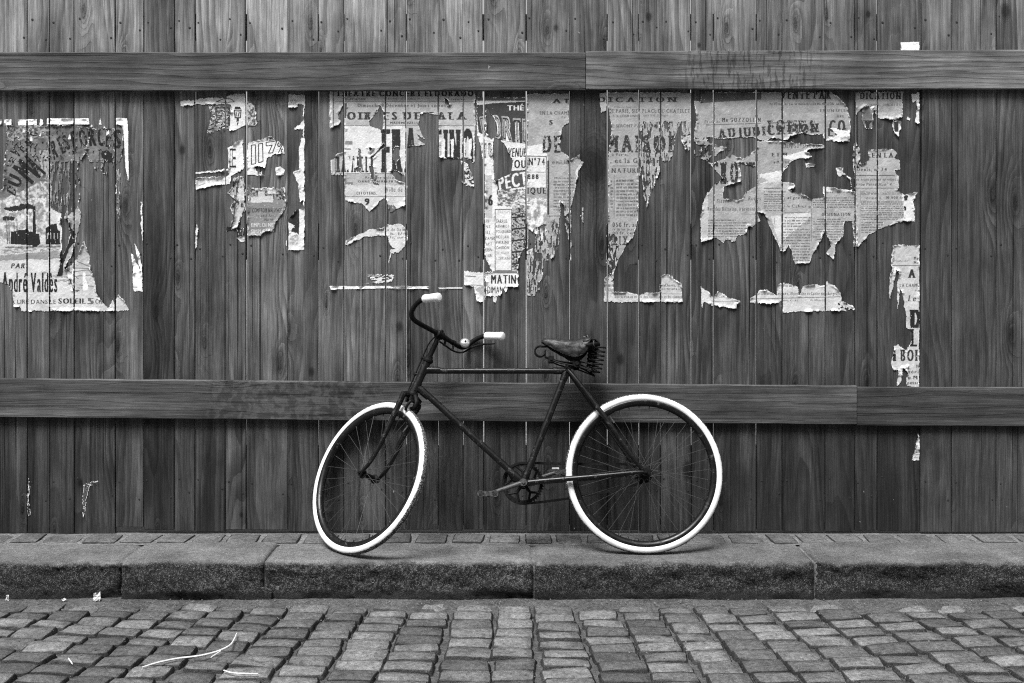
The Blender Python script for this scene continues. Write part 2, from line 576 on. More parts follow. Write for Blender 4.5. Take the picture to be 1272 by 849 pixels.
# road bed: sandy joints between the cobbles, banked up in the gutter
nx, ny = 420, 130
xs = np.linspace(-5.2, 5.2, nx); ys = np.linspace(1.2, KERB_EDGE+0.04, ny)
hh = fbm(rs, nx, ny, 14, 8, 4)
gutter = np.clip((ys-(KERB_EDGE-0.17))/0.15, 0, 1)[None, :]
hump = fbm(rs, nx, ny, 50, 30, 2)
Z = road_z(ys)[None, :]-0.030+hh*0.020+gutter*(0.018+0.012*hump)
V = np.stack([np.repeat(xs, ny), np.tile(ys, nx), Z.ravel()], 1)
idx = np.arange(nx*ny).reshape(nx, ny)
F = np.stack([idx[:-1, :-1], idx[1:, :-1], idx[1:, 1:], idx[:-1, 1:]], -1).reshape(-1, 4)
me = bpy.data.meshes.new('road')
me.from_pydata(V.tolist(), [], F.tolist())
me.polygons.foreach_set('use_smooth', [True]*len(F))
road = tag(link('road', me, M['sand']), kind='structure')


# cobblestones
def cobble_mesh(rr, n=6):
    ax = [-.5, -.45, -.18, .18, .45, .5]
    cx = [(rr.uniform(-.03, .03), rr.uniform(-.035, .035)) for _ in range(4)]
    skew = rr.uniform(-.03, .03)
    tilt = (rr.uniform(-.010, .010), rr.uniform(-.012, .012))
    vs = []
    def top(i, j):
        u, v = ax[i], ax[j]
        s, t = u+.5, v+.5
        du = (cx[0][0]*(1-s)*(1-t)+cx[1][0]*s*(1-t)+cx[2][0]*s*t+cx[3][0]*(1-s)*t)
        dv = (cx[0][1]*(1-s)*(1-t)+cx[1][1]*s*(1-t)+cx[2][1]*s*t+cx[3][1]*(1-s)*t)
        e = max(abs(u), abs(v))*2
        corner = (abs(u)*2)**6*(abs(v)*2)**6
        z = -0.0085*max(0, e-.88)/.12-0.0012*(e**2)-0.004*corner+tilt[0]*u*.6+tilt[1]*v*.5+rr.uniform(-.0014, .0014)
        k = 1-0.05*corner
        jt = .006+.016*(e > .95)
        return ((u+du+skew*v)*k+rr.uniform(-jt, jt), (v+dv)*k+rr.uniform(-jt, jt), z-(rr.uniform(0, .0025) if e > .85 else 0))
    for i in range(n):
        for j in range(n):
            vs.append(top(i, j))
    fs = [(i*n+j, (i+1)*n+j, (i+1)*n+j+1, i*n+j+1) for i in range(n-1) for j in range(n-1)]
    ringi = [i*n for i in range(n)]+[(n-1)*n+j for j in range(1, n)]+[i*n+n-1 for i in range(n-2, -1, -1)]+[j for j in range(n-2, 0, -1)]
    b0 = len(vs)
    for q in ringi:
        x, y, z = vs[q]
        vs.append((x*1.01, y*1.01, -0.070))
    L = len(ringi)
    for k in range(L):
        k2 = (k+1) % L
        fs.append((ringi[k2], ringi[k], b0+k, b0+k2))
    return vs, fs


cob_src = [cobble_mesh(rnd) for _ in range(14)]
cob_me = []
for vs_, fs_ in cob_src:
    m_ = MB(); m_.v, m_.f = vs_, fs_
    me_ = m_.mesh('cobblestone', smooth=False)
    me_.polygons.foreach_set('use_smooth', [True]*len(me_.polygons))
    me_.materials.append(M['cobble'])
    cob_me.append(me_)
stones = []
x = -4.9
col = 0
while x < 4.9:
    wcol = rnd.uniform(.142, .180)
    xc = x+wcol/2
    y = KERB_EDGE-0.012-rnd.uniform(0, .09)
    bow = rnd.uniform(-.008, .008)
    while y > 1.3:
        d = rnd.uniform(.098, .132)
        yc = y-d/2
        fan = 1+0.115*(KERB_EDGE-yc)
        xx = xc*fan+bow*(KERB_EDGE-yc)+rnd.uniform(-.006, .006)
        stones.append((xx, yc, wcol*fan*rnd.uniform(.89, .95), d*rnd.uniform(.89, .94), rnd.uniform(-.004, .0035), rnd.gauss(0, .02)+math.atan(0.115*xc)*0.45, rnd.randrange(14)))
        y -= d
    x += wcol
    col += 1


def in_view(s):
    sx_ = 636+1435*s[0]/s[1]; sy_ = 318+1435*(CAM_H-road_z(s[1]))/s[1]
    return -40 < sx_ < 1312 and sy_ < 875


vis = [s for s in stones if in_view(s)]
vis.sort(key=lambda s: s[1])
near = set(id(s) for s in vis[:300])
rest = MB()
for s in stones:
    xx, yc, sw, sdp, dz, rz, k = s
    z = road_z(yc)+dz-0.012*max(0, (yc-(KERB_EDGE-0.16))/0.16)
    if id(s) in near:
        o = link('cobblestone', cob_me[k], None, road)
        o.location = (xx, yc, z); o.rotation_euler = (rnd.gauss(.006, .012), rnd.gauss(0, .014), rz); o.scale = (sw, sdp, 1)
    else:
        c_, s_ = math.cos(rz), math.sin(rz)
        rest.add([(xx+c_*a*sw-s_*b*sdp, yc+s_*a*sw+c_*b*sdp, z+c) for a, b, c in cob_src[k][0]], cob_src[k][1])
o = rest.build('cobblestone_field', M['cobble'], road, smooth=False)
o.data.polygons.foreach_set('use_smooth', [True]*len(o.data.polygons))
tag(o, kind='stuff')

# loose grit in the joints and the gutter
gr = MB()
for i in range(2600):
    if i < 1300:
        yy = KERB_EDGE-rnd.uniform(0, .16)-0.012; xx = rnd.uniform(-2.6, 2.6)
    else:
        yy = rnd.uniform(3.3, KERB_EDGE-.02); xx = rnd.uniform(-2.4, 2.4)
    s = rnd.choice([.0015, .002, .002, .003, .003, .0045])
    z = road_z(yy)+(0.002 if yy < KERB_EDGE-.12 else 0.004)
    a = rnd.uniform(0, 6.28)
    b = [(xx+s*math.cos(a+k*2.09), yy+s*math.sin(a+k*2.09), z) for k in range(3)]+[(xx, yy, z+s*1.1)]
    gr.add(b, [(0, 1, 3), (1, 2, 3), (2, 0, 3)])
tag(gr.build('grit', M['grit'], smooth=False), 'loose grit and small pebbles scattered in the gutter and joints', 'grit', kind='stuff')

# kerb
kerb = MB().box((-5.2, KERB_EDGE+0.022, -0.24), (5.2, KERB_BACK-0.006, -0.012)).build('kerb', M['mortar'], smooth=False)
tag(kerb, kind='structure')
joints = [-5.15, -4.1, -2.92, -1.653, -1.048, 0.092, 1.282, 2.62, 3.8, 5.15]


def kerb_stone(x0, x1, seed):
    rs = np.random.RandomState(seed)
    L = x1-x0
    nx = max(int(L/0.013), 20)
    prof = []                                               # (y, z) from the back of the top round to the foot of the riser
    D = KERB_BACK-KERB_EDGE
    for t in np.linspace(0, 1, 9)[:-1]: prof.append((KERB_BACK-0.004-t*(D-0.034), 0.0, 0))
    for a in np.linspace(0, 90, 6): prof.append((KERB_EDGE+0.032-0.032*math.sin(math.radians(a)), -0.032+0.032*math.cos(math.radians(a)), a/90))
    for t in np.linspace(0, 1, 14)[1:]: prof.append((KERB_EDGE-0.004*t, -0.032-t*(KERB_H+0.03-0.032), 1))
    m = len(prof)
    n1 = fbm(rs, nx, m, 9, 4, 4)-.5
    n2 = fbm(rs, nx, m, 30, 9, 2)-.5
    n3 = rs.rand(nx, m)-.5
    edge_wear = fbm(rs, nx, 1, 16, 2, 3)[:, 0]-.5+.55*(fbm(rs, nx, 1, 4, 2, 2)[:, 0]-.5)
    vs, fs = [], []
    lev = rs.uniform(-.004, .004); tip = rs.uniform(-.006, .006); push = rs.uniform(-.005, .005)
    for i in range(nx):
        t = i/(nx-1)
        X = x0+0.0045+t*(L-0.009)
        endr = min(t, 1-t)*L
        er = max(0, 1-endr/0.022)**2
        for j, (yy, zz, k) in enumerate(prof):
            amp = 0.005+0.028*k
            dn = n1[i, j]*amp+n2[i, j]*amp*1.0+n3[i, j]*0.008*k
            mid = math.sin(math.pi*min(max(k, 0), 1)) if k < 1 else 0
            wear = edge_wear[i]*0.034*mid
            xo = er*0.0
            y2 = yy+(dn*k)+wear*0.6+er*0.012*k+push*(1 if k > .3 else 0)
            z2 = zz+(dn*0.35*(1-k))-max(wear, -0.004)*0.5-er*0.009*(1-k*0.6)+lev*(1 if k < 1 else max(0, 1+(zz+.03)/.1))+tip*(t-.5)*(1 if k < 1 else 0)
            vs.append((X+rs.uniform(-.001, .001)+(er*n2[i, j]*.005), y2, z2))
    for i in range(nx-1):
        for j in range(m-1):
            fs.append((i*m+j, i*m+j+1, (i+1)*m+j+1, (i+1)*m+j))
    # end caps
    b = len(vs)
    for X, e in ((x0+0.0045, 0), (x1-0.0045, nx-1)):
        vs.append((X, (KERB_EDGE+KERB_BACK)/2, -0.1))
        c = len(vs)-1
        for j in range(m-1):
            q = (e*m+j, e*m+j+1, c)
            fs.append(q if e else q[::-1])
    mb = MB(); mb.v, mb.f = vs, fs
    return mb


for i in range(len(joints)-1):
    o = kerb_stone(joints[i], joints[i+1], 20+i).build('kerb_stone', M['kerb'], kerb, smooth=False)
    o.data.polygons.foreach_set('use_smooth', [True]*len(o.data.polygons))
# split wedge of stone at the foot of one joint
wd = MB()
wd.add([(-1.165, KERB_EDGE-.012, -.17), (-1.012, KERB_EDGE-.012, -.17), (-1.012, KERB_EDGE-.010, -.128), (-1.055, KERB_EDGE-.010, -.110), (-1.125, KERB_EDGE-.010, -.130),
        (-1.165, KERB_EDGE+.03, -.17), (-1.012, KERB_EDGE+.03, -.17), (-1.012, KERB_EDGE+.03, -.128), (-1.055, KERB_EDGE+.03, -.110), (-1.125, KERB_EDGE+.03, -.130)],
       [(0, 1, 2, 3, 4), (0, 5, 6, 1), (1, 6, 7, 2), (2, 7, 8, 3), (3, 8, 9, 4), (4, 9, 5, 0)])
wd.build('stone_chip', M['kerb'], kerb, smooth=False, bevel=.004)

# pavement: one row of setts in pale mortar between kerb and fence
nx, ny = 500, 26
xs = np.linspace(-5.2, 5.2, nx); ys = np.linspace(KERB_BACK-0.015, 5.66, ny)
Z = -0.0082+0.006*fbm(rs, nx, ny, 6, 5, 3)
V = np.stack([np.repeat(xs, ny), np.tile(ys, nx), Z.ravel()], 1)
idx = np.arange(nx*ny).reshape(nx, ny)
F = np.stack([idx[:-1, :-1], idx[1:, :-1], idx[1:, 1:], idx[:-1, 1:]], -1).reshape(-1, 4)
me = bpy.data.meshes.new('pavement')
me.from_pydata(V.tolist(), [], F.tolist())
me.polygons.foreach_set('use_smooth', [True]*len(F))
pave = tag(link('pavement', me, M['mortar']), kind='structure')
set_src = [cobble_mesh(rnd) for _ in range(8)]
set_me = []
for vs_, fs_ in set_src:
    m_ = MB(); m_.v, m_.f = [(a, b, c*0.6) for a, b, c in vs_], fs_
    me_ = m_.mesh('paving_sett', smooth=False)
    me_.polygons.foreach_set('use_smooth', [True]*len(me_.polygons))
    me_.materials.append(M['sett'])
    set_me.append(me_)
x = -4.3
while x < 4.3:
    wst = rnd.uniform(.135, .19)
    o = link('paving_sett', rnd.choice(set_me), None, pave)
    o.location = (x+wst/2, KERB_BACK+0.098+rnd.uniform(-.008, .008), rnd.uniform(-.003, .003))
    o.scale = (wst*0.86, 0.165, 0.6)
    o.rotation_euler = (0, 0, rnd.gauss(0, .03))
    x += wst

# ================================================================== THE FENCE
fence = empty('plank_fence', (0, FENCE_Y, 0))
tag(fence, 'tall weathered fence of upright planks with two horizontal rails, covered in torn posters', 'fence')
J = [34, 62, 92.5, 143.5, 178.5, 216.5, 242, 280.5, 306, 357.5, 395.5, 427, 479, 504.5, 544.5, 575.5, 601, 653.5, 707.5, 754.5, 793.5, 820.5, 859, 886.5, 939.5, 971.5, 1025, 1062, 1089.5, 1142.5, 1181.5, 1236.5]
left = [34]
while left[-1] > -420: left.append(left[-1]-rnd.choice([30, 38, 45, 52]))
right = [1236.5]
while right[-1] < 1700: right.append(right[-1]+rnd.choice([38, 46, 54, 60]))
JALL = sorted(left[1:])+J+right[1:]
TONES = {34: 1.0, 62: .86, 92.5: 1.02, 143.5: 1.05, 178.5: 1.12, 216.5: .78, 242: .98, 280.5: 1.05, 306: 1.1, 357.5: 1.18, 395.5: .95, 427: 1.05, 479: 1.25, 504.5: 1.2, 544.5: .95, 575.5: 1.0, 601: 1.1, 653.5: 1.1,
         707.5: .98, 754.5: .9, 793.5: .92, 820.5: .85, 859: .95, 886.5: .92, 939.5: .9, 971.5: .82, 1025: .78, 1062: .88, 1089.5: .9, 1142.5: .92, 1181.5: .95, 1236.5: .86}
WIDE = {357.5: 2.2, 479: 3.0, 504.5: 3.0, 544.5: 2.6, 575.5: 3.0, 601: 3.2, 653.5: 3.6, 707.5: 4.0, 754.5: 3.8, 793.5: 3.2, 859: 4.2, 939.5: 5.0, 1142.5: 2.0, 427: 2.2}
PROUD = {}
for i in range(len(JALL)-1):
    a, b = JALL[i], JALL[i+1]
    x0, x1 = fx(a), fx(b)
    ga = WIDE.get(a, 3.6)/1000; gb = WIDE.get(b, 3.6)/1000
    th = 0.021
    proud = rnd.uniform(-.0012, .0012)+(0.007 if a >= 1142 else 0)
    PROUD[(a, b)] = proud
    zb = rnd.uniform(.004, .016)
    if b <= 62: zb = -0.002
    elif b <= 143.5: zb = -0.008
    elif 143 < a < 178: zb = 0.026
    elif a >= 1142: zb = 0.004
    xw0, xw1 = x0+ga/2, x1-gb/2
    mb = MB().box((xw0-(x0+x1)/2, -proud, zb), (xw1-(x0+x1)/2, th-proud, 2.86+rnd.uniform(-.03, .03)))
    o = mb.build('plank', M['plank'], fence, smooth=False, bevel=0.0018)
    o.location = ((x0+x1)/2, 0, 0)
    o.rotation_euler = (0, rnd.gauss(0, .0010), 0)
    o['seed'] = rnd.random()*7
    tn = TONES.get(b, rnd.uniform(.8, 1.1))
    o['tone'] = max(.66, 1+(tn-1)*1.7+rnd.gauss(0, .16))
    o['knot_x'] = 0.0; o['knot_z'] = -5.0; o['knot_r'] = 0.0
    o['foot_dark'] = (0.35 if a >= 1142 else rnd.uniform(.75, 1.0))
    if 143 < a < 300: o['foot_dark'] = 0.7
    for kx_, ky_, kr_ in ((738, 205, 22), (496, 406, 5), (387, 462, 4.5), (226, 186, 5), (770, 447, 6), (300, 640, 3), (855, 585, 8), (690, 35, 4), (806, 22, 4.5), (869, 57, 3), (1079, 18, 3.5), (1247, 15, 8), (100, 600, 4), (70, 500, 5)):
        if a <= kx_ < b:
            o['knot_x'] = fx(kx_)-(x0+x1)/2; o['knot_z'] = fz(ky_); o['knot_r'] = kr_/SC


def rail(x0, x1, zl0, zl1, zr0, zr1, y0, y1, tone, label=None, bev=.003, mat='rail', name='rail', res=(0.0, 0.0), drip=(0.0, 0.0)):
    n = max(2, int((x1-x0)/.12))
    vs, fs = [], []
    for i in range(n+1):
        t = i/n
        X = x0+(x1-x0)*t
        za = zl0+(zr0-zl0)*t+rnd.uniform(-.0012, .0012); zb = zl1+(zr1-zl1)*t+rnd.uniform(-.0012, .0012)
        dy = math.sin(t*5+x0)*.0015
        e = bev
        vs += [(X, y0+e+dy, za), (X, y0+dy, za+e), (X, y0+dy, zb-e), (X, y0+e+dy, zb), (X, y1, zb), (X, y1, za)]
    for i in range(n):
        for k in range(6):
            k2 = (k+1) % 6
            fs.append((i*6+k, i*6+k2, (i+1)*6+k2, (i+1)*6+k)[::-1])
    fs.append(tuple(range(6))); fs.append(tuple(n*6+k for k in range(5, -1, -1)))
    mb = MB(); mb.v, mb.f = vs, fs
    o = mb.build(name, M[mat], fence, smooth=False)
    o['seed'] = rnd.random()*7; o['tone'] = tone
    o['foot_dark'] = 0.3; o['knot_x'] = 0.0; o['knot_z'] = -5.0; o['knot_r'] = 0.0
    o['residue_x'] = res[0]; o['residue_w'] = res[1]; o['drip_x'] = drip[0]; o['drip_w'] = drip[1]
    if label: o['label'] = label
    return o


RY0, RY1 = -0.034, -0.0022
xj = fx(727)
rail(-4.0, xj-.0015, fz(114.5), fz(66.5), fz(114.0), fz(67.0), RY0, RY1, 0.80)
rail(xj+.0015, 3.9, fz(112.5), fz(65.5), fz(112.0), fz(62.5), RY0-.002, -.0085, 1.40, 'paler upper rail board with drip stains', drip=(fx(930), .33))
xj = fx(1062)
rail(-4.0, xj-.0015, fz(513.5), fz(466), fz(526.5), fz(479.0), RY0, RY1, 0.74, res=(fx(368), .40))
rail(xj+.0015, 3.9, fz(527.8), fz(480.2), fz(531), fz(482), RY0+.001, -.0085, 0.56, 'darker lower rail board beside the joint')
# rails nailed on behind, seen as dark stretches in the bright gaps
for za, zb in ((2.30, 2.42), (1.27, 1.44), (0.03, 0.40)):  # lowest one made taller to block the light through the low gaps
    rail(-4.0, 3.9, za, zb, za, zb, 0.0235, 0.055, 0.8, name='back_rail')

# nail heads
nl = MB()
for i in range(len(JALL)-1):
    a, b = JALL[i], JALL[i+1]
    if a < -250 or b > 1520: continue
    p = PROUD[(a, b)]
    for zc in (2.385, 1.33, 0.24):
        for e, dz in ((a+rnd.uniform(3.5, 7), rnd.uniform(-.012, .02)), (b-rnd.uniform(3.5, 7), rnd.uniform(.03, .09)*-1)):
            X, Zc, r = fx(e), zc+dz, rnd.uniform(.0040, .0058)
            y = -p-.0008
            nl.add([(X+r*math.cos(k*math.pi/4), y-.0005*(k % 2), Zc+r*math.sin(k*math.pi/4)) for k in range(8)]+[(X, y-.0012, Zc)], [(k, (k+1) % 8, 8) for k in range(8)])
tag(nl.build('nail_heads', M['nail'], fence, smooth=False), kind='stuff')


def board_proud(px):
    for (a, b), p in PROUD.items():
        if a <= px < b: return p
    return 0.0

# ================================================================== TORN POSTERS
CELL = 0.5                                # photograph pixels per paper cell: about 2.2 mm
GH = 72


def raster_glyphs(chars):
    atlas = {}
    cu = bpy.data.curves.new('glyph', 'FONT')
    cu.size = 1.0
    cu.resolution_u = 3
    ob = bpy.data.objects.new('glyph', cu)
    C.objects.link(ob)
    for ch in chars:
        cu.body = ch
        dg = bpy.context.evaluated_depsgraph_get()
        dg.update()
        me = ob.evaluated_get(dg).to_mesh()
        if me is None or len(me.vertices) == 0:
            atlas[ch] = None
            continue
        me.calc_loop_triangles()
        v = np.array([p.co[:2] for p in me.vertices])
        tri = np.array([t.vertices[:] for t in me.loop_triangles])
        x0, x1 = v[:, 0].min(), v[:, 0].max()
        S = GH/1.15                                       # em box: -0.25 .. 0.90
        w = int((x1-x0)*S)+2
        im = np.zeros((GH, w), bool)
        px = (v[:, 0]-x0)*S+1; py = (0.90-v[:, 1])*S
        for t in tri:
            ax, ay, bx, by, cx, cy = px[t[0]], py[t[0]], px[t[1]], py[t[1]], px[t[2]], py[t[2]]
            i0, i1 = int(max(min(ax, bx, cx)-1, 0)), int(min(max(ax, bx, cx)+2, w))
            j0, j1 = int(max(min(ay, by, cy)-1, 0)), int(min(max(ay, by, cy)+2, GH))
            if i1 <= i0 or j1 <= j0: continue
            X, Y = np.meshgrid(np.arange(i0, i1)+.5, np.arange(j0, j1)+.5)
            d1 = (bx-ax)*(Y-ay)-(by-ay)*(X-ax); d2 = (cx-bx)*(Y-by)-(cy-by)*(X-bx); d3 = (ax-cx)*(Y-cy)-(ay-cy)*(X-cx)
            ins = ((d1 >= -.01) & (d2 >= -.01) & (d3 >= -.01)) | ((d1 <= .01) & (d2 <= .01) & (d3 <= .01))
            im[j0:j1, i0:i1] |= ins
        atlas[ch] = im
        ob.evaluated_get(dg).to_mesh_clear()
    bpy.data.objects.remove(ob)
    bpy.data.curves.remove(cu)
    return atlas


CHARS = "ABCDEFGHIJKLMNOPQRSTUVWXYZabcdefghijklmnopqrstuvwxyz0123456789.,'°%éèÉÀêà-/"
ATLAS = raster_glyphs(CHARS)
BOT = set('AFHIKMNPRTXYfhiklmnrxhkpqITY17')
TOP = set('HIKMNUVWXYhkbdilLNuvwxyPRBDEFI')
ys_, = np.where(ATLAS['H'].any(1)); CAP_T, CAP_B = ys_[0], ys_[-1]


def widen(im, n):
    if n <= 0: return im
    w = np.zeros((im.shape[0], im.shape[1]+n), bool)
    for k in range(n+1): w[:, k:k+im.shape[1]] |= im
    return w


def glyph(ch, bold, slab):
    im = ATLAS.get(ch)
    if im is None: return np.zeros((GH, 14), bool)
    im = widen(im, bold)
    if slab:
        s = slab
        im = np.pad(im, ((0, 0), (s, s)))
        rows, = np.where(im.any(1))
        th = max(4, slab//2+3)
        if ch in BOT:
            b = min(CAP_B, rows[-1])
            runs = im[b-2]
            ext = np.zeros_like(runs)
            for k in range(-s, s+1): ext |= np.roll(runs, k)
            im[b-th+1:b+1] |= ext[None, :]
        if ch in TOP:
            t = rows[0]
            runs = im[t+2]
            ext = np.zeros_like(runs)
            for k in range(-s, s+1): ext |= np.roll(runs, k)
            im[t:t+th] |= ext[None, :]
    return im


def text_bitmap(s, bold=0, slab=0, gap=6, outline=0):
    parts = []
    for ch in s:
        if ch == ' ':
            parts.append(np.zeros((GH, 20), bool)); continue
        parts.append(glyph(ch, bold, slab)); parts.append(np.zeros((GH, gap), bool))
    im = np.concatenate(parts, 1)
    rows, = np.where(im.any(1)); cols, = np.where(im.any(0))
    im = im[rows[0]:rows[-1]+1, cols[0]:cols[-1]+1]
    if outline:
        im = np.pad(im, 3)
        er = im.copy()
        for _ in range(outline):
            e = er.copy(); e[1:] &= er[:-1]; e[:-1] &= er[1:]; e[:, 1:] &= er[:, :-1]; e[:, :-1] &= er[:, 1:]; er = e
        im = im & ~er
    return im.astype(np.float32)


class Poster:
    def __init__(self, x0, y0, x1, y1, seed):
        self.x0, self.y0 = x0, y0
        self.n, self.m = int((x1-x0)/CELL)+1, int((y1-y0)/CELL)+1
        self.rs = np.random.RandomState(seed)
        X = x0+(np.arange(self.n)+.5)*CELL; Y = y0+(np.arange(self.m)+.5)*CELL
        self.X, self.Y = np.meshgrid(X, Y, indexing='ij')
        f = lambda sx, sy, o=4: fbm(self.rs, self.n, self.m, sx, sy, o, .6)-.5
        # displaced coordinates make hand-torn edges: coarse tongues, fine fibres, longer along the grain
        self.WX = self.X+f(10, 16)*3.4+f(3, 8, 2)*0.9
        self.WY = self.Y+f(12, 9)*3.2+f(2.6, 14, 2)*2.0
        self.mask = np.zeros((self.n, self.m), bool)
        self.worn = np.zeros((self.n, self.m), bool)
        self.tone = np.full((self.n, self.m), .4, np.float32)
        self.T = (0, 0, 1)

    def frame(self, x0, y0, s):
        self.T = (x0, y0, s)

    def pt(self, p):
        return (self.T[0]+p[0]/self.T[2], self.T[1]+p[1]/self.T[2])

    def inside(self, poly, X, Y):
        P = [self.pt(p) for p in poly]
        r = np.zeros(X.shape, bool)
        for (ax, ay), (bx, by) in zip(P, P[1:]+P[:1]):
            if ay == by: continue
            c = (ay > Y) != (by > Y)
            r ^= c & (X < (bx-ax)*(Y-ay)/(by-ay)+ax)
        return r

    def paper(self, poly, tone=.42, clean=False, mottle=.12):
        r = self.inside(poly, self.X if clean else self.WX, self.Y if clean else self.WY)
        self.mask |= r
        self.worn &= ~r
        t = tone*(1+mottle*2*(fbm(self.rs, self.n, self.m, 16, 16, 4)-.5)*2)
        self.tone[r] = t[r]

    def tear(self, poly):
        self.mask &= ~self.inside(poly, self.WX, self.WY)

    def wear(self, poly, amount, sx=3, sy=12):
        """flaked off in vertical slivers"""
        r = self.inside(poly, self.WX, self.WY)
        f = fbm(self.rs, self.n, self.m, sx, sy, 3, .6)
        thr = np.quantile(f, amount)
        self.worn |= r & (f < thr)

    def fill(self, poly, tone, a=1.0, rough=True):
        r = self.inside(poly, self.WX if rough else self.X, self.WY if rough else self.Y)
        self.tone[r] = self.tone[r]*(1-a)+tone*a

    def rect(self, x0, y0, x1, y1, tone, a=1.0):
        self.fill([(x0, y0), (x1, y0), (x1, y1), (x0, y1)], tone, a, False)

    def blot(self, poly, lo, hi, sx=5, sy=5):
        """printed picture: light and dark patches"""
        r = self.inside(poly, self.WX, self.WY)
        f = fbm(self.rs, self.n, self.m, sx, sy, 4, .6)
        q0, q1 = np.quantile(f, .15), np.quantile(f, .85)
        k = np.clip((f-q0)/(q1-q0), 0, 1)
        t = lo+(hi-lo)*k
        self.tone[r] = t[r]

    def stroke(self, pts, width, tone, a=1.0):
        P = [self.pt(p) for p in pts]
        w = width/self.T[2]/2
        best = np.full(self.X.shape, 1e9)
        for (ax, ay), (bx, by) in zip(P, P[1:]):
            dx, dy = bx-ax, by-ay
            L = dx*dx+dy*dy+1e-9
            t = np.clip(((self.X-ax)*dx+(self.Y-ay)*dy)/L, 0, 1)
            best = np.minimum(best, np.hypot(self.X-ax-t*dx, self.Y-ay-t*dy))
        k = np.clip((w-best)/CELL+.5, 0, 1)*a
        self.tone = (self.tone*(1-k)+tone*k).astype(np.float32)

    def text(self, s, x0, y0, x1, y1, tone=.03, bold=0, slab=0, gap=6, outline=0, shear=0.0, worn=0.0, quad=None):
        im = text_bitmap(s, bold, slab, gap, outline)
        if quad:
            tl, tr, bl = [self.pt(p) for p in quad]
        else:
            tl, tr, bl = self.pt((x0+shear*(y1-y0), y0)), self.pt((x1+shear*(y1-y0), y0)), self.pt((x0, y1))
        ux, uy = tr[0]-tl[0], tr[1]-tl[1]; vx, vy = bl[0]-tl[0], bl[1]-tl[1]
        det = ux*vy-uy*vx
        # shrink the bitmap to about twice the cell resolution, then sample
        fx_ = max(1, int(im.shape[1]/(math.hypot(ux, uy)/CELL*2.2+1))); fy_ = max(1, int(im.shape[0]/(math.hypot(vx, vy)/CELL*2.2+1)))
        h, w = im.shape[0]//fy_*fy_, im.shape[1]//fx_*fx_
        im = im[:h, :w].reshape(h//fy_, fy_, w//fx_, fx_).mean((1, 3))
        acc = np.zeros(self.X.shape, np.float32)
        for ox in (-.25, .25):
            for oy in (-.25, .25):
                dx = self.X+ox*CELL-tl[0]; dy = self.Y+oy*CELL-tl[1]
                u = (dx*vy-dy*vx)/det; v = (dy*ux-dx*uy)/det
                ok = (u >= 0) & (u < 1) & (v >= 0) & (v < 1)
                iu = np.clip((u*im.shape[1]).astype(int), 0, im.shape[1]-1); iv = np.clip((v*im.shape[0]).astype(int), 0, im.shape[0]-1)
                acc += np.where(ok, im[iv, iu], 0)/4
        if worn:
            f = fbm(self.rs, self.n, self.m, 3, 5, 3, .6)
            acc = acc*np.clip((f-np.quantile(f, worn))*14+.5, 0, 1)
        self.tone = (self.tone*(1-acc)+tone*acc).astype(np.float32)

    def lines(self, x0, y0, x1, y1, n, tone=.08, h=.5):
        """small print too fine to read: rows of word-long marks"""
        for k in range(n):
            ya = y0+(y1-y0)*k/n
            yb = ya+(y1-y0)/n*h
            x = x0+(self.rs.rand() < .2)*(x1-x0)*.08
            end = x1-(self.rs.rand() < .15)*(x1-x0)*self.rs.rand()*.5
            while x < end:
                wl = (self.rs.rand()*9+3)*self.T[2]*CELL
                self.rect(x, ya, min(x+wl, end), yb, tone, .45+.35*self.rs.rand())
                x += wl+1.2*self.T[2]*CELL*1.4
        # break the marks into letters
        p0, p1 = self.pt((x0, y0)), self.pt((x1, y1))
        r = (self.X > p0[0]) & (self.X < p1[0]) & (self.Y > p0[1]) & (self.Y < p1[1])
        j = 1+.5*(self.rs.rand(self.n, self.m)-.5)
        self.tone[r] = np.clip(self.tone*j, .03, .75)[r]

    def build(self, label, fringe=.85, name='torn_poster', trim=113.2):
        n, m = self.n, self.m
        mask = self.mask & ~self.worn
        solid = self.mask.copy()
        for j in JALL:                                    # split where the boards part
            g = max(.75, WIDE.get(j, 1.6)/1000*SC*.5+.35)
            jag = g+(fbm(self.rs, 1, m, 2, 9, 3)[0]-.35)*0.9
            mask &= ~(np.abs(self.X-j) < jag[None, :])
        mask &= self.Y > trim
        # drop lone cells
        nb = np.zeros((n, m), int)
        nb[1:] += mask[:-1]; nb[:-1] += mask[1:]; nb[:, 1:] += mask[:, :-1]; nb[:, :-1] += mask[:, 1:]
        mask &= nb >= 2
        # distance from the torn edge, in cells
        dist = np.zeros((n, m)); er = mask.copy()
        for k in range(9):
            dist += er
            e = er.copy(); e[1:] &= er[:-1]; e[:-1] &= er[1:]; e[:, 1:] &= er[:, :-1]; e[:, :-1] &= er[:, 1:]
            e[0] = e[-1] = False; e[:, 0] = e[:, -1] = False
            er = e
        sdist = np.zeros((n, m)); er = solid.copy()
        for k in range(9):
            sdist += er
            e = er.copy(); e[1:] &= er[:-1]; e[:-1] &= er[1:]; e[:, 1:] &= er[:, :-1]; e[:, :-1] &= er[:, 1:]
            er = e
        # bare white core of the paper shows along tears
        ef = fbm(self.rs, n, m, 7, 7, 3)
        fr = mask & (sdist <= 1+np.floor(np.clip((ef-.58)*12, -1, 4)*fringe))
        wf = fbm(self.rs, n, m, 5, 9, 3)
        fr |= mask & (dist <= 1) & (wf > np.quantile(wf, .93))
        self.tone[fr] = np.maximum(self.tone[fr], .50+.22*self.rs.rand(int(fr.sum())))
        # small scuffs
        sc_ = fbm(self.rs, n, m, 2.5, 6, 2); q = np.quantile(sc_, .995)
        k = mask & (sc_ > q); self.tone[k] = np.maximum(self.tone[k], .5)
        # vertices
        use = np.zeros((n+1, m+1), bool)
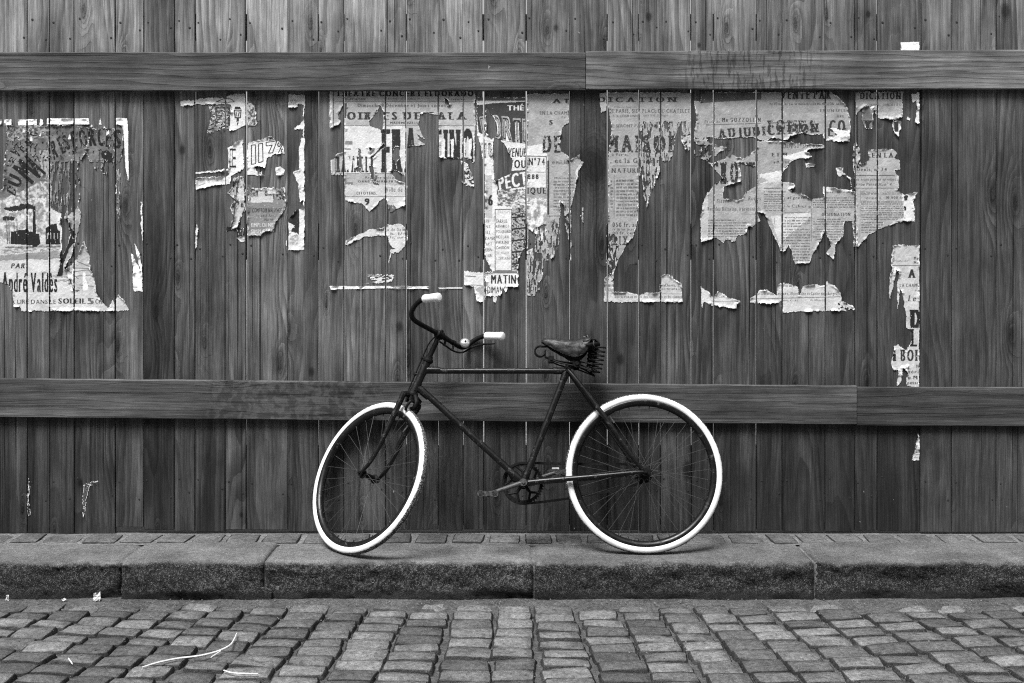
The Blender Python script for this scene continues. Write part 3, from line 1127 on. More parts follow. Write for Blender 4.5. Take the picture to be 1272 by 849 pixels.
        use[:-1, :-1] |= mask; use[1:, :-1] |= mask; use[1:, 1:] |= mask; use[:-1, 1:] |= mask
        vid = -np.ones((n+1, m+1), int)
        vid[use] = np.arange(use.sum())
        vd = np.full((n+1, m+1), 9.0)
        dd = np.where(mask, sdist, 9)
        for sl in ((slice(0, -1), slice(0, -1)), (slice(1, None), slice(0, -1)), (slice(1, None), slice(1, None)), (slice(0, -1), slice(1, None))):
            vd[sl] = np.minimum(vd[sl], dd)
        curl = np.clip((fbm(self.rs, n+1, m+1, 22, 22, 3)-.50)*5, 0, 1)
        lift = .0010+.0100*curl*np.clip(1-vd/8, 0, 1)**1.6+.0016*fbm(self.rs, n+1, m+1, 9, 14, 4)+.0008*vnoise(self.rs, n+1, m+1, 2, 3)
        px = self.x0+np.arange(n+1)*CELL; py = self.y0+np.arange(m+1)*CELL
        prd = np.array([board_proud(p) for p in px])
        VX = np.repeat(fx(px)[:, None], m+1, 1); VZ = np.repeat(fz(py)[None, :], n+1, 0)
        jx = (self.rs.rand(n+1, m+1)-.5)*.0009; jz = (self.rs.rand(n+1, m+1)-.5)*.0009
        VY = FENCE_Y-prd[:, None]-lift
        co = np.stack([(VX+jx)[use], VY[use], (VZ+jz)[use]], 1)
        ctr = np.array([co[:, 0].mean(), FENCE_Y, co[:, 2].min()])
        co -= ctr
        ii, jj = np.where(mask)
        F = np.stack([vid[ii, jj], vid[ii, jj+1], vid[ii+1, jj+1], vid[ii+1, jj]], 1)
        me = bpy.data.meshes.new(name)
        me.vertices.add(len(co)); me.vertices.foreach_set('co', co.astype(np.float32).ravel())
        me.loops.add(F.size); me.loops.foreach_set('vertex_index', F.ravel().astype(np.int32))
        me.polygons.add(len(F)); me.polygons.foreach_set('loop_start', np.arange(0, F.size, 4, dtype=np.int32))
        me.polygons.foreach_set('use_smooth', np.ones(len(F), bool))
        me.update(calc_edges=True)
        at = me.attributes.new('print_tone', 'FLOAT', 'FACE')
        at.data.foreach_set('value', self.tone[mask].astype(np.float32))
        o = link(name, me, M['paper'])
        o.location = ctr
        tag(o, label, 'poster', 'torn posters pasted on the fence')
        return o


# ---- serial novel poster with a factory picture
p = Poster(-4, 142, 184, 396, 101)
p.frame(0, 140, 6.533)
p.paper([(60, 108), (410, 104), (600, 110), (745, 125), (700, 330), (640, 420), (655, 680), (610, 860), (420, 860), (-30, 860), (-30, 640), (30, 620)], .135, mottle=.4)
p.paper([(745, 130), (1000, 125), (1000, 300), (990, 460), (965, 560), (940, 480), (860, 500), (800, 510), (700, 330)], .13, mottle=.4)
p.paper([(940, 470), (985, 470), (975, 860), (945, 860)], .22, mottle=.5)
p.wear([(420, 400), (1010, 400), (1010, 870), (420, 870)], .66, 3.5, 26)
p.wear([(-30, 100), (1000, 100), (1000, 400), (-30, 400)], .12, 5, 12)
p.blot([(170, 640), (330, 560), (412, 560), (418, 860), (-30, 860), (-30, 740), (60, 690)], .16, .50, 6, 7)
p.blot([(320, 310), (412, 310), (412, 560), (330, 540)], .08, .34, 4, 10)
p.blot([(60, 115), (410, 110), (410, 200), (60, 240)], .06, .28, 5, 4)
for ch, q in (('D', ((58, 640), (66, 580), (128, 682))), ('U', ((64, 572), (82, 492), (168, 618))), ('M', ((100, 448), (165, 372), (262, 586))), ('A', ((178, 372), (238, 330), (318, 536))),
              ('L', ((52, 440), (66, 410), (92, 440))), ('E', ((66, 400), (92, 362), (112, 412))), ('V', ((80, 318), (112, 284), (150, 372))), ('E', ((120, 268), (148, 240), (190, 330))), ('N', ((196, 238), (226, 206), (254, 292))),
              ('G', ((232, 182), (262, 154), (290, 200))), ('R', ((410, 246), (448, 214), (440, 392))), ('E', ((458, 214), (490, 192), (510, 340))), ('S', ((500, 196), (532, 178), (548, 310))),
              ('F', ((572, 160), (612, 138), (606, 340))), ('O', ((630, 146), (692, 132), (662, 290))), ('R', ((708, 130), (768, 124), (728, 276))), ('C', ((794, 108), (852, 106), (794, 276))), ('E', ((862, 130), (910, 132), (858, 280))), ('S', ((922, 140), (988, 142), (918, 292)))):
    p.text(ch, 0, 0, 0, 0, .018, bold=9, quad=q, worn=.06)
p.fill([(815, 312), (880, 306), (916, 350), (912, 425), (860, 482), (825, 518), (785, 495), (752, 450), (810, 430), (848, 400), (825, 360)], .02)
p.blot([(780, 380), (845, 370), (840, 440), (790, 470)], .05, .32, 2, 2)
p.fill([(590, 480), (640, 500), (665, 670), (630, 640), (600, 540)], .02)
p.stroke([(525, 520), (600, 585)], 5, .02, .6)
for q in ([(-20, 58), (18, 58), (18, 95), (-20, 118)], [(38, 58), (100, 58), (100, 103), (40, 103)], [(145, 55), (302, 55), (302, 103), (150, 103)], [(328, 52), (350, 60), (352, 96), (322, 116)], [(385, 50), (722, 50), (732, 98), (385, 98)],
          [(940, 45), (1032, 48), (1040, 120), (1046, 572), (1020, 450), (1003, 150), (985, 104), (930, 95)], [(815, 45), (826, 98), (806, 98)]):
    p.paper(q, .72, clean=True, mottle=.04)
for x_, y_, s_ in ((255, 215, 26), (565, 205, 26), (195, 150, 22), (330, 180, 14), (745, 110, 20), (880, 170, 22), (845, 120, 16)):
    p.paper([(x_, y_-s_), (x_+s_*.6, y_+s_*.6), (x_-s_*.6, y_+s_*.5)], .66)
p.frame(0, 250, 5.658)
p.paper([(-20, 0), (340, 0), (362, 30), (368, 60), (432, 85), (437, 345), (415, 490), (480, 515), (520, 640), (600, 630), (690, 660), (712, 700), (755, 752), (772, 752), (792, 690), (806, 742), (832, 658), (868, 690), (908, 772), (152, 774), (140, 742), (100, 738), (88, 640), (60, 585), (0, 570), (-20, 540)], .50, mottle=.10)
p.blot([(-20, -20), (355, -20), (360, 250), (-20, 300)], .22, .56, 7, 8)
p.fill([(-20, 385), (437, 345), (437, 405), (-20, 420)], .24)
p.blot([(60, 318), (425, 305), (430, 342), (-20, 380)], .2, .5, 8, 3)
p.blot([(280, 500), (480, 500), (520, 640), (690, 660), (560, 640)], .25, .55, 9, 4)
# smoke, chimney, works
p.fill([(30, 50), (100, 34), (130, 40), (150, 18), (230, 22), (240, 60), (160, 62), (110, 72), (40, 66)], .025)
p.fill([(18, 115), (60, 105), (100, 116), (102, 140), (60, 136), (25, 142)], .03)
p.fill([(235, 38), (251, 38), (256, 322), (228, 322)], .02, rough=False)
p.fill([(80, 215), (128, 212), (130, 205), (175, 205), (195, 185), (205, 215), (230, 215), (230, 312), (75, 302)], .02, rough=False)
p.fill([(254, 230), (276, 228), (286, 300), (254, 325)], .02, rough=False)
p.fill([(322, 190), (340, 180), (355, 165), (400, 158), (408, 200), (424, 214), (426, 306), (322, 306)], .02, rough=False)
for x_ in (50, 65, 100, 122): p.stroke([(x_, 150), (x_+4, 300)], 5, .03)
for x_ in range(332, 420, 24): p.rect(x_, 225, x_+7, 265, .3)
p.stroke([(40, 325), (425, 322)], 6, .05)
p.stroke([(433, 90), (434, 345)], 7, .66)
p.fill([(395, 78), (430, 85), (432, 120), (400, 118)], .6)
p.text('PAR', 78, 437, 176, 474, .03, bold=7, shear=.2)
p.text('André Valdès', 16, 500, 406, 642, .02, bold=7, gap=4)
p.text('À LIRE DANS LE', 78, 685, 395, 723, .03, bold=3)
p.text('SOLEIL', 412, 684, 605, 722, .03, bold=8)
p.text('5', 616, 682, 662, 726, .12, bold=12)
p.text('Cent', 672, 688, 742, 722, .04, bold=6)
# the walking figure's leg and the tattered strip beside it
p.paper([(482, 110), (510, 80), (545, 40), (576, 80), (552, 215), (536, 250), (530, 330), (500, 400), (455, 470), (480, 520), (432, 525), (405, 530), (430, 400), (470, 330), (495, 230)], .30, mottle=.3)
p.fill([(485, 105), (500, 180), (535, 232), (520, 280), (480, 370), (450, 440), (440, 530), (404, 532), (430, 400), (470, 330), (498, 240), (476, 170)], .02)
p.paper([(460, 490), (545, 400), (575, 320), (597, 280), (625, 380), (640, 470), (692, 665), (600, 632), (520, 630), (505, 560)], .40, mottle=.25)
for a, b in (((545, 425), (630, 460)), ((510, 470), (628, 475)), ((500, 500), (640, 482)), ((520, 530), (640, 520)), ((470, 480), (550, 545)), ((560, 590), (660, 600))): p.stroke([a, b], 6, .06, .8)
p.fill([(512, 470), (520, 470), (516, 630), (498, 626)], .68)
p.fill([(585, 500), (598, 505), (625, 630), (583, 630)], .68)
p.tear([(-20, 575), (58, 590), (86, 640), (98, 738), (60, 760), (-20, 760)])
p.paper([(945, 296), (968, 330), (985, 380), (1004, 450), (1004, 632), (936, 632), (934, 540), (942, 480), (918, 368), (940, 380), (988, 495)], .70, mottle=.05)
p.paper([(994, 0), (1004, 0), (1004, 280), (996, 230), (990, 180)], .66, mottle=.05)
p.rect(940, 596, 966, 600, .1); p.rect(940, 604, 966, 607, .1)
p.build('torn pictorial poster with factory silhouette and the words André Valdès')

# ---- scraps of a comic advertisement: lantern, E 117, standing man, sign
p = Poster(220, 112, 386, 326, 102)
p.frame(220, 110, 4.041)
p.paper([(150, 84), (275, 98), (268, 200), (235, 205), (150, 228), (165, 180), (175, 130)], .26, mottle=.4)
p.wear([(130, 70), (262, 95), (262, 235), (130, 235)], .35, 5, 2.5)
p.paper([(20, 64), (120, 54), (235, 47), (300, 26), (338, 28), (347, 70), (347, 186), (300, 208), (264, 214), (276, 100), (268, 82), (100, 80), (22, 90)], .60, mottle=.06)
p.stroke([(196, 180), (196, 98), (262, 98), (262, 186)], 9, .035)
p.blot([(200, 110), (252, 110), (252, 180), (200, 186)], .06, .45, 4, 4)
p.blot([(155, 86), (190, 84), (195, 150), (170, 160)], .2, .6, 3, 4)
p.stroke([(198, 68), (225, 56), (250, 50), (275, 56), (288, 68), (245, 72), (198, 68)], 4, .05)
p.stroke([(240, 48), (243, 86)], 3, .05)
p.stroke([(288, 110), (322, 110), (318, 148), (292, 148), (288, 110)], 6, .03)
p.fill([(292, 92), (316, 92), (322, 106), (288, 106)], .03, rough=False)
p.text('17', 295, 116, 316, 143, .03, bold=8)
p.fill([(298, 150), (312, 150), (308, 178), (302, 190)], .04, rough=False)
p.paper([(350, 66), (392, 84), (398, 150), (404, 182), (352, 196)], .32, mottle=.4)
p.blot([(350, 66), (392, 84), (404, 182), (352, 196)], .08, .5, 4, 5)
p.build('comic poster scrap with lantern numbered 17 under the upper rail')
p = Poster(236, 160, 362, 326, 113)
p.frame(220, 110, 4.041)
p.paper([(258, 296), (300, 272), (336, 250), (330, 300), (336, 395), (312, 420), (270, 440), (266, 490), (258, 410)], .66, mottle=.06)
p.paper([(352, 292), (360, 270), (440, 250), (480, 240), (486, 258), (512, 268), (538, 300), (538, 328), (492, 328), (456, 350), (442, 396), (420, 400), (440, 436), (400, 436), (356, 436)], .66, mottle=.06)
p.blot([(355, 250), (480, 238), (485, 262), (360, 278)], .06, .45, 4, 3)
p.tear([(390, 392), (432, 392), (436, 410), (408, 432)])
p.text('E', 262, 296, 300, 406, .03, bold=10, outline=4)
p.stroke([(374, 286), (394, 284), (396, 380), (374, 382), (374, 286)], 5, .02)
p.stroke([(410, 280), (430, 276), (432, 368), (410, 374), (410, 280)], 5, .02)
p.stroke([(448, 290), (448, 272), (502, 264), (480, 324), (460, 326), (478, 286), (448, 290)], 5, .02)
p.text('%', 503, 272, 540, 326, .03, bold=2)
p.paper([(495, 402), (520, 392), (541, 410), (536, 434), (498, 436)], .55, mottle=.3)
p.paper([(94, 422), (180, 412), (258, 404), (258, 412), (94, 430)], .6)
p.paper([(94, 450), (200, 446), (262, 438), (266, 480), (180, 490), (94, 510)], .62, mottle=.05)
p.stroke([(96, 458), (120, 452)], 4, .1); p.stroke([(110, 490), (140, 478)], 5, .3)
p.paper([(98, 680), (106, 690), (103, 800), (95, 806), (92, 720)], .55)
p.paper([(285, 452), (330, 440), (346, 500), (348, 600), (318, 660), (300, 705), (246, 714), (240, 700), (272, 688), (286, 640), (270, 600), (290, 560), (250, 522), (275, 500)], .24, mottle=.3)
p.blot([(280, 452), (345, 440), (346, 600), (270, 600)], .04, .42, 4, 7)
p.fill([(305, 500), (335, 500), (340, 560), (310, 570)], .5)
p.fill([(312, 590), (342, 600), (312, 665), (302, 706), (276, 706), (290, 640)], .42)
for a in ([(300, 455), (278, 505), (262, 525), (290, 560)], [(318, 445), (300, 500), (296, 590)], [(342, 600), (316, 660), (304, 706)], [(290, 600), (288, 640), (274, 700)]): p.stroke(a, 4, .03)
p.fill([(242, 684), (276, 694), (270, 714), (240, 712)], .02)
p.paper([(300, 708), (338, 690), (334, 740), (312, 738)], .03)
p.paper([(296, 748), (340, 740), (346, 765), (320, 772)], .5)
p.build('scraps of a comic poster with an E, 117 and a standing man')
p = Poster(304, 228, 362, 302, 116)
p.frame(220, 110, 4.041)
p.paper([(354, 500), (540, 500), (548, 560), (544, 606), (500, 664), (492, 700), (490, 718), (440, 718), (420, 740), (380, 738), (356, 748)], .20, mottle=.15)
p.blot([(354, 500), (542, 500), (546, 560), (354, 562)], .025, .30, 4, 4)
p.fill([(452, 502), (492, 500), (498, 530), (460, 532)], .55)
p.fill([(368, 545), (480, 540), (486, 572), (368, 574)], .5)
p.fill([(405, 520), (440, 520), (440, 556), (405, 552)], .45)
p.text('COMPTOIR NALANGE', 378, 602, 526, 624, .035, bold=5)
p.text('1er et 2 Arr', 396, 632, 486, 646, .05, bold=2)
p.text('No 99', 440, 654, 484, 666, .05, bold=4)
p.text('EMPLOI NE', 374, 676, 484, 696, .5, bold=3)
p.text('SIMPLE VU', 372, 708, 478, 728, .45, bold=3)
p.build('dark grey comic poster scrap lettered COMPTOIR')
p = Poster(354, 112, 386, 326, 112)
p.frame(220, 110, 4.041)
p.paper([(558, 32), (640, 32), (640, 84), (606, 80), (602, 100), (558, 96)], .45, mottle=.2)
p.text('FROU', 562, 58, 602, 84, .08, bold=2, shear=.3)
p.paper([(635, 80), (640, 80), (640, 260), (635, 260)], .62)
p.paper([(588, 200), (620, 176), (640, 152), (640, 206), (590, 208)], .62)
p.paper([(622, 252), (640, 250), (640, 560), (616, 572), (608, 480), (580, 426), (612, 408), (612, 330)], .64, mottle=.05)
p.paper([(635, 550), (640, 550), (640, 610), (635, 610)], .62)
p.paper([(640, 598), (640, 812), (560, 812), (542, 780), (566, 730), (552, 660), (600, 612)], .62, mottle=.05)
p.fill([(556, 655), (612, 602), (614, 734), (566, 716), (590, 690), (552, 670)], .03)
p.blot([(565, 738), (612, 735), (612, 788), (560, 788)], .3, .6, 5, 5)
p.fill([(590, 470), (610, 480), (606, 545), (592, 520)], .06)
p.build('ragged white right-hand margin of the comic poster, mostly bare edge', name='torn_poster_margin')

# ---- gala evening theatre bill
p = Poster(404, 112, 602, 366, 103)
p.frame(405, 110, 6.523)
p.paper([(28, 20), (1210, 20), (1212, 300), (1206, 560), (1190, 600), (1150, 575), (1040, 570), (920, 560), (912, 420), (908, 215), (820, 195), (760, 215), (745, 300), (780, 380), (840, 452), (700, 470), (652, 480), (652, 700), (648, 860), (150, 860), (150, 700), (40, 700), (40, 590), (75, 560), (78, 520), (150, 520), (145, 300), (30, 330)], .36, mottle=.10)
p.paper([(150, 305), (652, 305), (652, 690), (150, 690)], .58, mottle=.06)
p.paper([(912, 310), (1205, 310), (1205, 560), (912, 560)], .50, mottle=.08)
p.stroke([(40, 20), (40, 700)], 14, .6); p.stroke([(62, 20), (62, 310)], 6, .05); p.stroke([(75, 560), (75, 690)], 6, .06)
p.stroke([(1218, 40), (1218, 560)], 6, .05)
p.text('THÉATRE CONCERT ELDORADO', 82, 8, 1195, 66, .025, bold=9, slab=5, gap=3)
p.text('TÉLÉPHONE', 134, 78, 322, 97, .08, bold=4); p.text('37, Rue des Halles, 37', 500, 78, 765, 94, .1, bold=2); p.text('TÉLÉPHONE', 962, 82, 1130, 98, .08, bold=4)
p.stroke([(75, 108), (1200, 108)], 4, .1)
p.text('Dimanche 8 Décembre et Jours suivants', 256, 124, 1008, 163, .05, bold=5, slab=3)
p.text('SOIRÉES DE GALA', 100, 176, 1140, 256, .04, bold=10, slab=8, gap=2)
p.text('MADEMOISELLE', 520, 270, 748, 292, .05, bold=6)
p.stroke([(150, 303), (1200, 303)], 4, .1)
p.text('FRA', 445, 322, 740, 684, .03, bold=14, slab=3, gap=3)
p.text('TINO', 860, 326, 1195, 690, .03, bold=14, slab=3, gap=3)
for x_ in (940, 1012, 1108, 1157): p.fill([(x_, 415), (x_+22, 410), (x_+20, 570), (x_-2, 560)], .62)
p.text('RAPAELLA', 82, 550, 392, 682, .04, bold=12, slab=5, gap=3)
p.fill([(165, 552), (190, 552), (205, 650), (165, 660)], .58); p.fill([(215, 580), (240, 580), (250, 640), (222, 650)], .58)
p.stroke([(150, 690), (652, 690)], 4, .08)
p.text('Premier soirée', 318, 712, 570, 736, .07, bold=3, slab=2)
p.text('DANS SON RÉPERTOIRE', 262, 742, 650, 764, .05, bold=7, slab=2)
p.text('Ville de Saint', 488, 808, 800, 834, .08, bold=2, slab=2)
p.rect(152, 428, 214, 458, .20); p.rect(152, 485, 202, 500, .22); p.rect(152, 760, 220, 824, .18)
p.tear([(20, 332), (70, 315), (110, 290), (140, 180), (148, 300), (146, 515), (85, 530), (60, 575), (20, 580)])
p.tear([(340, 265), (395, 225), (440, 135), (470, 190), (462, 345), (420, 330), (350, 300)])
p.tear([(362, 555), (400, 520), (470, 450), (478, 470), (440, 500), (370, 575)])
p.tear([(335, 480), (378, 490), (360, 520)]); p.tear([(250, 640), (285, 650), (280, 680), (235, 665)])
p.tear([(265, 485), (282, 500), (290, 640), (262, 640)])
p.tear([(345, 630), (385, 625), (398, 740), (372, 740)]); p.tear([(380, 760), (435, 775), (425, 825), (400, 800)])
p.tear([(525, 670), (555, 660), (640, 700), (642, 770), (560, 730)])
p.tear([(560, 480), (590, 470), (600, 560), (560, 620), (540, 560)])
p.tear([(955, 80), (990, 90), (1000, 140), (970, 120)]); p.tear([(100, 220), (150, 120), (172, 125), (160, 240), (120, 260)])
p.tear([(735, 370), (850, 440), (850, 480), (760, 430)])
p.frame(400, 100, 3.032)
p.paper([(88, 395), (320, 395), (320, 440), (318, 470), (290, 480), (255, 500), (245, 455), (232, 440), (180, 495), (150, 465), (88, 452)], .50, mottle=.08)
p.text('Ville de S', 240, 403, 318, 420, .07, bold=2, slab=2)
p.text('CITOYENS,', 130, 420, 207, 433, .04, bold=6, slab=3)
p.stroke([(88, 438), (318, 438)], 2, .08)
p.stroke([(240, 350), (240, 412)], 2, .1)
p.fill([(245, 470), (275, 470), (285, 485), (255, 515), (248, 540)], .12)
p.text('9', 160, 445, 180, 470, .03, bold=10)
p.paper([(245, 545), (290, 540), (322, 560), (322, 605), (300, 640), (268, 632), (252, 608), (245, 585), (160, 590), (92, 620), (88, 604), (180, 562), (225, 558)], .54, mottle=.06)
p.text('dation de Saint', 205, 556, 320, 568, .08, bold=2, slab=2); p.text('h. 1/4', 258, 573, 318, 584, .08, bold=2); p.text('la, sur l', 258, 587, 318, 597, .08, bold=2)
p.paper([(248, 700), (258, 640), (300, 630), (290, 648), (262, 652)], .5)
p.paper([(30, 774), (120, 776), (250, 774), (408, 777), (406, 786), (230, 784), (34, 788)], .66, clean=True)
p.paper([(440, 779), (536, 779), (536, 785), (440, 785)], .5, clean=True)
p.paper([(175, 726), (220, 730), (272, 735), (265, 756), (240, 764), (150, 768), (200, 752), (170, 742)], .56)
p.wear([(130, 715), (280, 715), (280, 772), (130, 772)], .35, 9, 2.5)
p.paper([(520, 300), (545, 310), (570, 370), (575, 398), (545, 395), (520, 380), (540, 350)], .52)
p.wear([(510, 290), (590, 290), (590, 400), (510, 400)], .35, 5, 3)
p.build('torn theatre bill headed SOIRÉES DE GALA, hanging under the upper rail')

# ---- Porte theatre playbill
p = Poster(572, 114, 656, 382, 104)
p.frame(570, 100, 2.928)
p.paper([(64, 62), (246, 62), (246, 560), (238, 640), (216, 690), (212, 780), (100, 786), (95, 700), (96, 350), (80, 250), (66, 190)], .62, mottle=.05)
p.rect(64, 60, 246, 74, .12)
p.fill([(62, 92), (120, 84), (246, 78), (246, 232), (180, 224), (112, 210), (72, 190)], .05, rough=False)
p.text('THÉA', 176, 86, 262, 110, .66, bold=6)
for ch, q in (('P', ((74, 134), (106, 126), (88, 206))), ('O', ((114, 128), (148, 126), (124, 214))), ('R', ((156, 130), (190, 134), (160, 220))), ('T', ((196, 138), (224, 140), (200, 228))), ('E', ((230, 140), (258, 142), (232, 230)))):
    p.text(ch, 0, 0, 0, 0, .68, bold=20, quad=q); p.text(ch, 0, 0, 0, 0, .30, bold=6, quad=q); p.text(ch, 0, 0, 0, 0, .03, bold=7, outline=3, quad=q)
p.text('78', 90, 224, 126, 286, .05, bold=9, outline=5, shear=-.1)
p.rect(138, 252, 146, 260, .04)
p.text('AVENUE', 160, 246, 244, 280, .03, bold=7, shear=.1); p.text('TOUTE', 180, 290, 282, 320, .03, bold=8)
p.fill([(132, 338), (180, 330), (246, 326), (246, 386), (180, 396), (138, 416)], .07, rough=False)
p.text('SPECT', 0, 0, 0, 0, .62, bold=7, quad=((118, 356), (246, 330), (124, 406)))
p.blot([(140, 400), (246, 392), (246, 465), (140, 455)], .1, .6, 6, 4)
p.rect(96, 345, 122, 500, .22, .5)
p.text('6', 106, 418, 124, 456, .03, bold=10)
p.stroke([(132, 470), (192, 470), (192, 692), (132, 692), (132, 470)], 3, .08)
p.text('TROUPE', 140, 474, 188, 484, .3)
for k, s in enumerate(('SARRUS', 'KENNROT', 'POLGRAND', 'HOTLAIR', 'PAULINS', 'CAUDOIN', 'DELVAUX', 'LORRAINE')):
    y_ = 506+k*19.5
    p.text(s, 136, y_, 136+len(s)*6.6, y_+13 if k == 0 else y_+11, .05 if k < 6 else .2, bold=5 if k == 0 else 3)
for k, s in enumerate(('AN', 'PAT', 'ELL', 'RAMEIS', 'VAST', 'UBIN', 'LAIN', 'NE')):
    y_ = 506+k*21
    p.text(s, 97, y_, 97+len(s)*6, y_+12, .06, bold=3)
p.blot([(194, 462), (246, 462), (246, 640), (216, 692), (194, 692)], .02, .42, 3, 3)
for k in range(5): p.stroke([(194, 500+k*42), (246, 494+k*42)], 6, .03)
p.rect(96, 694, 214, 702, .15)
p.text('MATIN', 117, 708, 208, 740, .03, bold=8); p.text('DIMANCHES', 103, 750, 206, 776, .04, bold=4, gap=5)
p.tear([(130, 205), (165, 228), (196, 290), (190, 342), (160, 352), (128, 366), (122, 250)])
p.tear([(98, 90), (128, 140), (140, 200), (118, 215), (100, 190)])
p.tear([(150, 790), (160, 755), (172, 770), (180, 752), (215, 750), (215, 800), (150, 800)])
p.tear([(216, 650), (246, 600), (250, 700), (216, 700)])
p.tear([(94, 640), (120, 700), (94, 696)])
p.paper([(18, 694), (94, 700), (94, 808), (62, 804), (56, 752), (18, 746)], .60, mottle=.06)
p.fill([(60, 760), (92, 750), (94, 790), (78, 780)], .35); p.stroke([(22, 712), (60, 714)], 3, .08); p.stroke([(22, 742), (92, 748)], 2, .1)
p.paper([(125, 786), (138, 786), (136, 808), (126, 806)], .6)
p.build('narrow playbill with dark PORTE banner, cast list and MATIN DIMANCHES')

# ---- auction notice no 74
p = Poster(653, 112, 724, 372, 105)
p.frame(570, 100, 2.928)
p.paper([(248, 50), (404, 50), (404, 165), (392, 172), (400, 290), (440, 270), (436, 330), (420, 400), (407, 470), (408, 700), (398, 560), (378, 500), (368, 560), (350, 640), (322, 655), (302, 720), (292, 762), (276, 784), (248, 786)], .31, mottle=.12)
p.paper([(248, 240), (300, 232), (322, 250), (324, 390), (248, 390)], .60, mottle=.06)
p.text('ADJ', 336, 68, 448, 90, .04, bold=6, slab=6); p.text('EN LA CHAMBRE', 294, 113, 424, 126, .05, bold=4, slab=2); p.text('Par', 374, 131, 392, 139, .08)
p.text('s', 328, 145, 342, 162, .05, bold=6)
p.text('DE M', 302, 202, 428, 264, .03, bold=10, slab=4, worn=.22)
p.text('N°74', 253, 282, 313, 310, .03, bold=6, slab=3)
p.stroke([(250, 276), (318, 278), (318, 392)], 3, .05)
p.text('RA', 250, 322, 262, 330, .1); p.text('888', 250, 342, 290, 360, .03, bold=9, slab=2)
p.stroke([(250, 334), (318, 335)], 2, .1)
p.text('IQUE', 248, 390, 318, 418, .03, bold=7, slab=4)
p.stroke([(325, 295), (325, 486)], 7, .04)
p.text('emi,18', 340, 290, 400, 308, .06, bold=4, slab=2)
p.text('Maison ayant', 348, 352, 425, 361, .05, bold=4)
p.lines(344, 366, 420, 480, 10, .06)
p.text('repetiole atu', 314, 490, 400, 499, .05, bold=4)
p.text('DOT', 344, 552, 374, 568, .06, bold=3, slab=2); p.text('DOT', 344, 632, 374, 650, .06, bold=3, slab=2)
p.fill([(252, 488), (270, 488), (270, 532), (252, 530)], .03); p.fill([(284, 546), (310, 544), (312, 570), (290, 574)], .03); p.fill([(290, 585), (306, 585), (304, 602), (288, 600)], .04)
p.blot([(250, 430), (320, 430), (320, 560), (250, 640)], .26, .66, 8, 10)
p.tear([(376, 170), (408, 150), (410, 285), (372, 260), (366, 215)])
p.tear([(370, 440), (382, 450), (394, 620), (376, 660), (366, 520)])
p.wear([(270, 540), (412, 480), (412, 790), (248, 790), (248, 680)], .46, 3, 16)
p.tear([(250, 540), (282, 560), (272, 610), (250, 620)])
p.text('L', 254, 740, 268, 766, .04, bold=8)
p.paper([(442, 295), (452, 300), (428, 345), (424, 335)], .5)
p.paper([(452, 460), (468, 455), (472, 500), (450, 520), (440, 490)], .4); p.wear([(436, 450), (476, 450), (476, 520), (436, 520)], .45, 3, 7)
p.build('torn auction notice with boxed N°74 left of the knotty bare plank')

# ---- sale of houses
p = Poster(742, 112, 864, 380, 106)
p.frame(730, 100, 2.928)
p.paper([(45, 45), (70, 48), (66, 110), (48, 120)], .40)
p.paper([(66, 45), (378, 45), (374, 196), (346, 232), (338, 160), (322, 240), (296, 300), (272, 292), (262, 330), (232, 400), (212, 466), (203, 400), (196, 345), (184, 350), (184, 498), (165, 572), (142, 592), (112, 650), (98, 700), (68, 660), (74, 300), (88, 160), (76, 120)], .30, mottle=.10)
p.text('ADJUDICATION', -120, 62, 326, 86, .05, bold=6, slab=8)
p.text('Ville et Départ', 95, 95, 178, 103, .1, bold=1)
p.text('DE PARIS, SISE PLACE DU CHATELET', 76, 105, 372, 121, .06, bold=3, slab=2)
p.text('S. n COURONNÉ', 92, 123, 188, 135, .07, bold=3, slab=2); p.text('quatre à sept', 200, 123, 292, 134, .1, bold=1, shear=.2)
p.text('NE SERONT PAS RÉUNIS', 78, 157, 256, 172, .07, bold=3)
p.text('MAISONS', 66, 200, 374, 264, .04, bold=9, slab=4, gap=5, worn=.12)
p.text('à Paris,', 88, 265, 146, 277, .06, bold=4, slab=2); p.text(', et la Grand rue', 82, 284, 290, 304, .05, bold=4, slab=3)
p.stroke([(90, 312), (182, 312)], 2, .08)
p.text('NATURE', 86, 320, 190, 337, .05, bold=4, slab=4)
p.stroke([(96, 345), (96, 500)], 2, .1)
p.lines(82, 365, 92, 470, 9, .07, .6); p.lines(104, 362, 182, 500, 11, .06, .55)
p.text('050 fr. au', 90, 517, 182, 534, .05, bold=5, slab=2); p.text('ix du 1er octobre', 90, 537, 190, 547, .06, bold=3); p.text('00 fr. cert', 90, 550, 178, 561, .05, bold=4)
p.text('PRIX', 72, 567, 147, 600, .05, bold=6, slab=6)
p.text('MIS', 76, 698, 94, 712, .06, bold=5)
p.wear([(184, 150), (380, 150), (380, 480), (184, 480)], .34, 3.2, 18)
p.tear([(320, 195), (340, 150), (346, 235), (378, 200), (378, 320), (300, 320)])
p.fill([(330, 200), (372, 205), (370, 255), (340, 250)], .5, .5)
p.paper([(338, 205), (375, 200), (374, 260), (352, 250)], .36, mottle=.3); p.wear([(330, 195), (378, 195), (378, 268), (330, 268)], .4, 5, 5)
p.paper([(60, 806), (60, 722), (84, 700), (96, 690), (94, 768), (140, 772), (182, 778), (262, 770), (262, 705), (300, 712), (342, 742), (346, 806)], .46, mottle=.08)
p.lines(62, 742, 94, 772, 2, .06, .6)
p.text('Sise au rive et de', 98, 782, 178, 792, .06, bold=3); p.text('et des conditions et les clauses', 188, 782, 342, 792, .06, bold=2)
p.text('maDenis, 5,', 264, 740, 336, 752, .06, bold=3); p.text('etc, notaire à l', 264, 754, 340, 764, .06, bold=3)
p.stroke([(70, 777), (340, 777)], 1.5, .1)
p.wear([(64, 560), (112, 560), (112, 730), (64, 730)], .4, 3, 10)
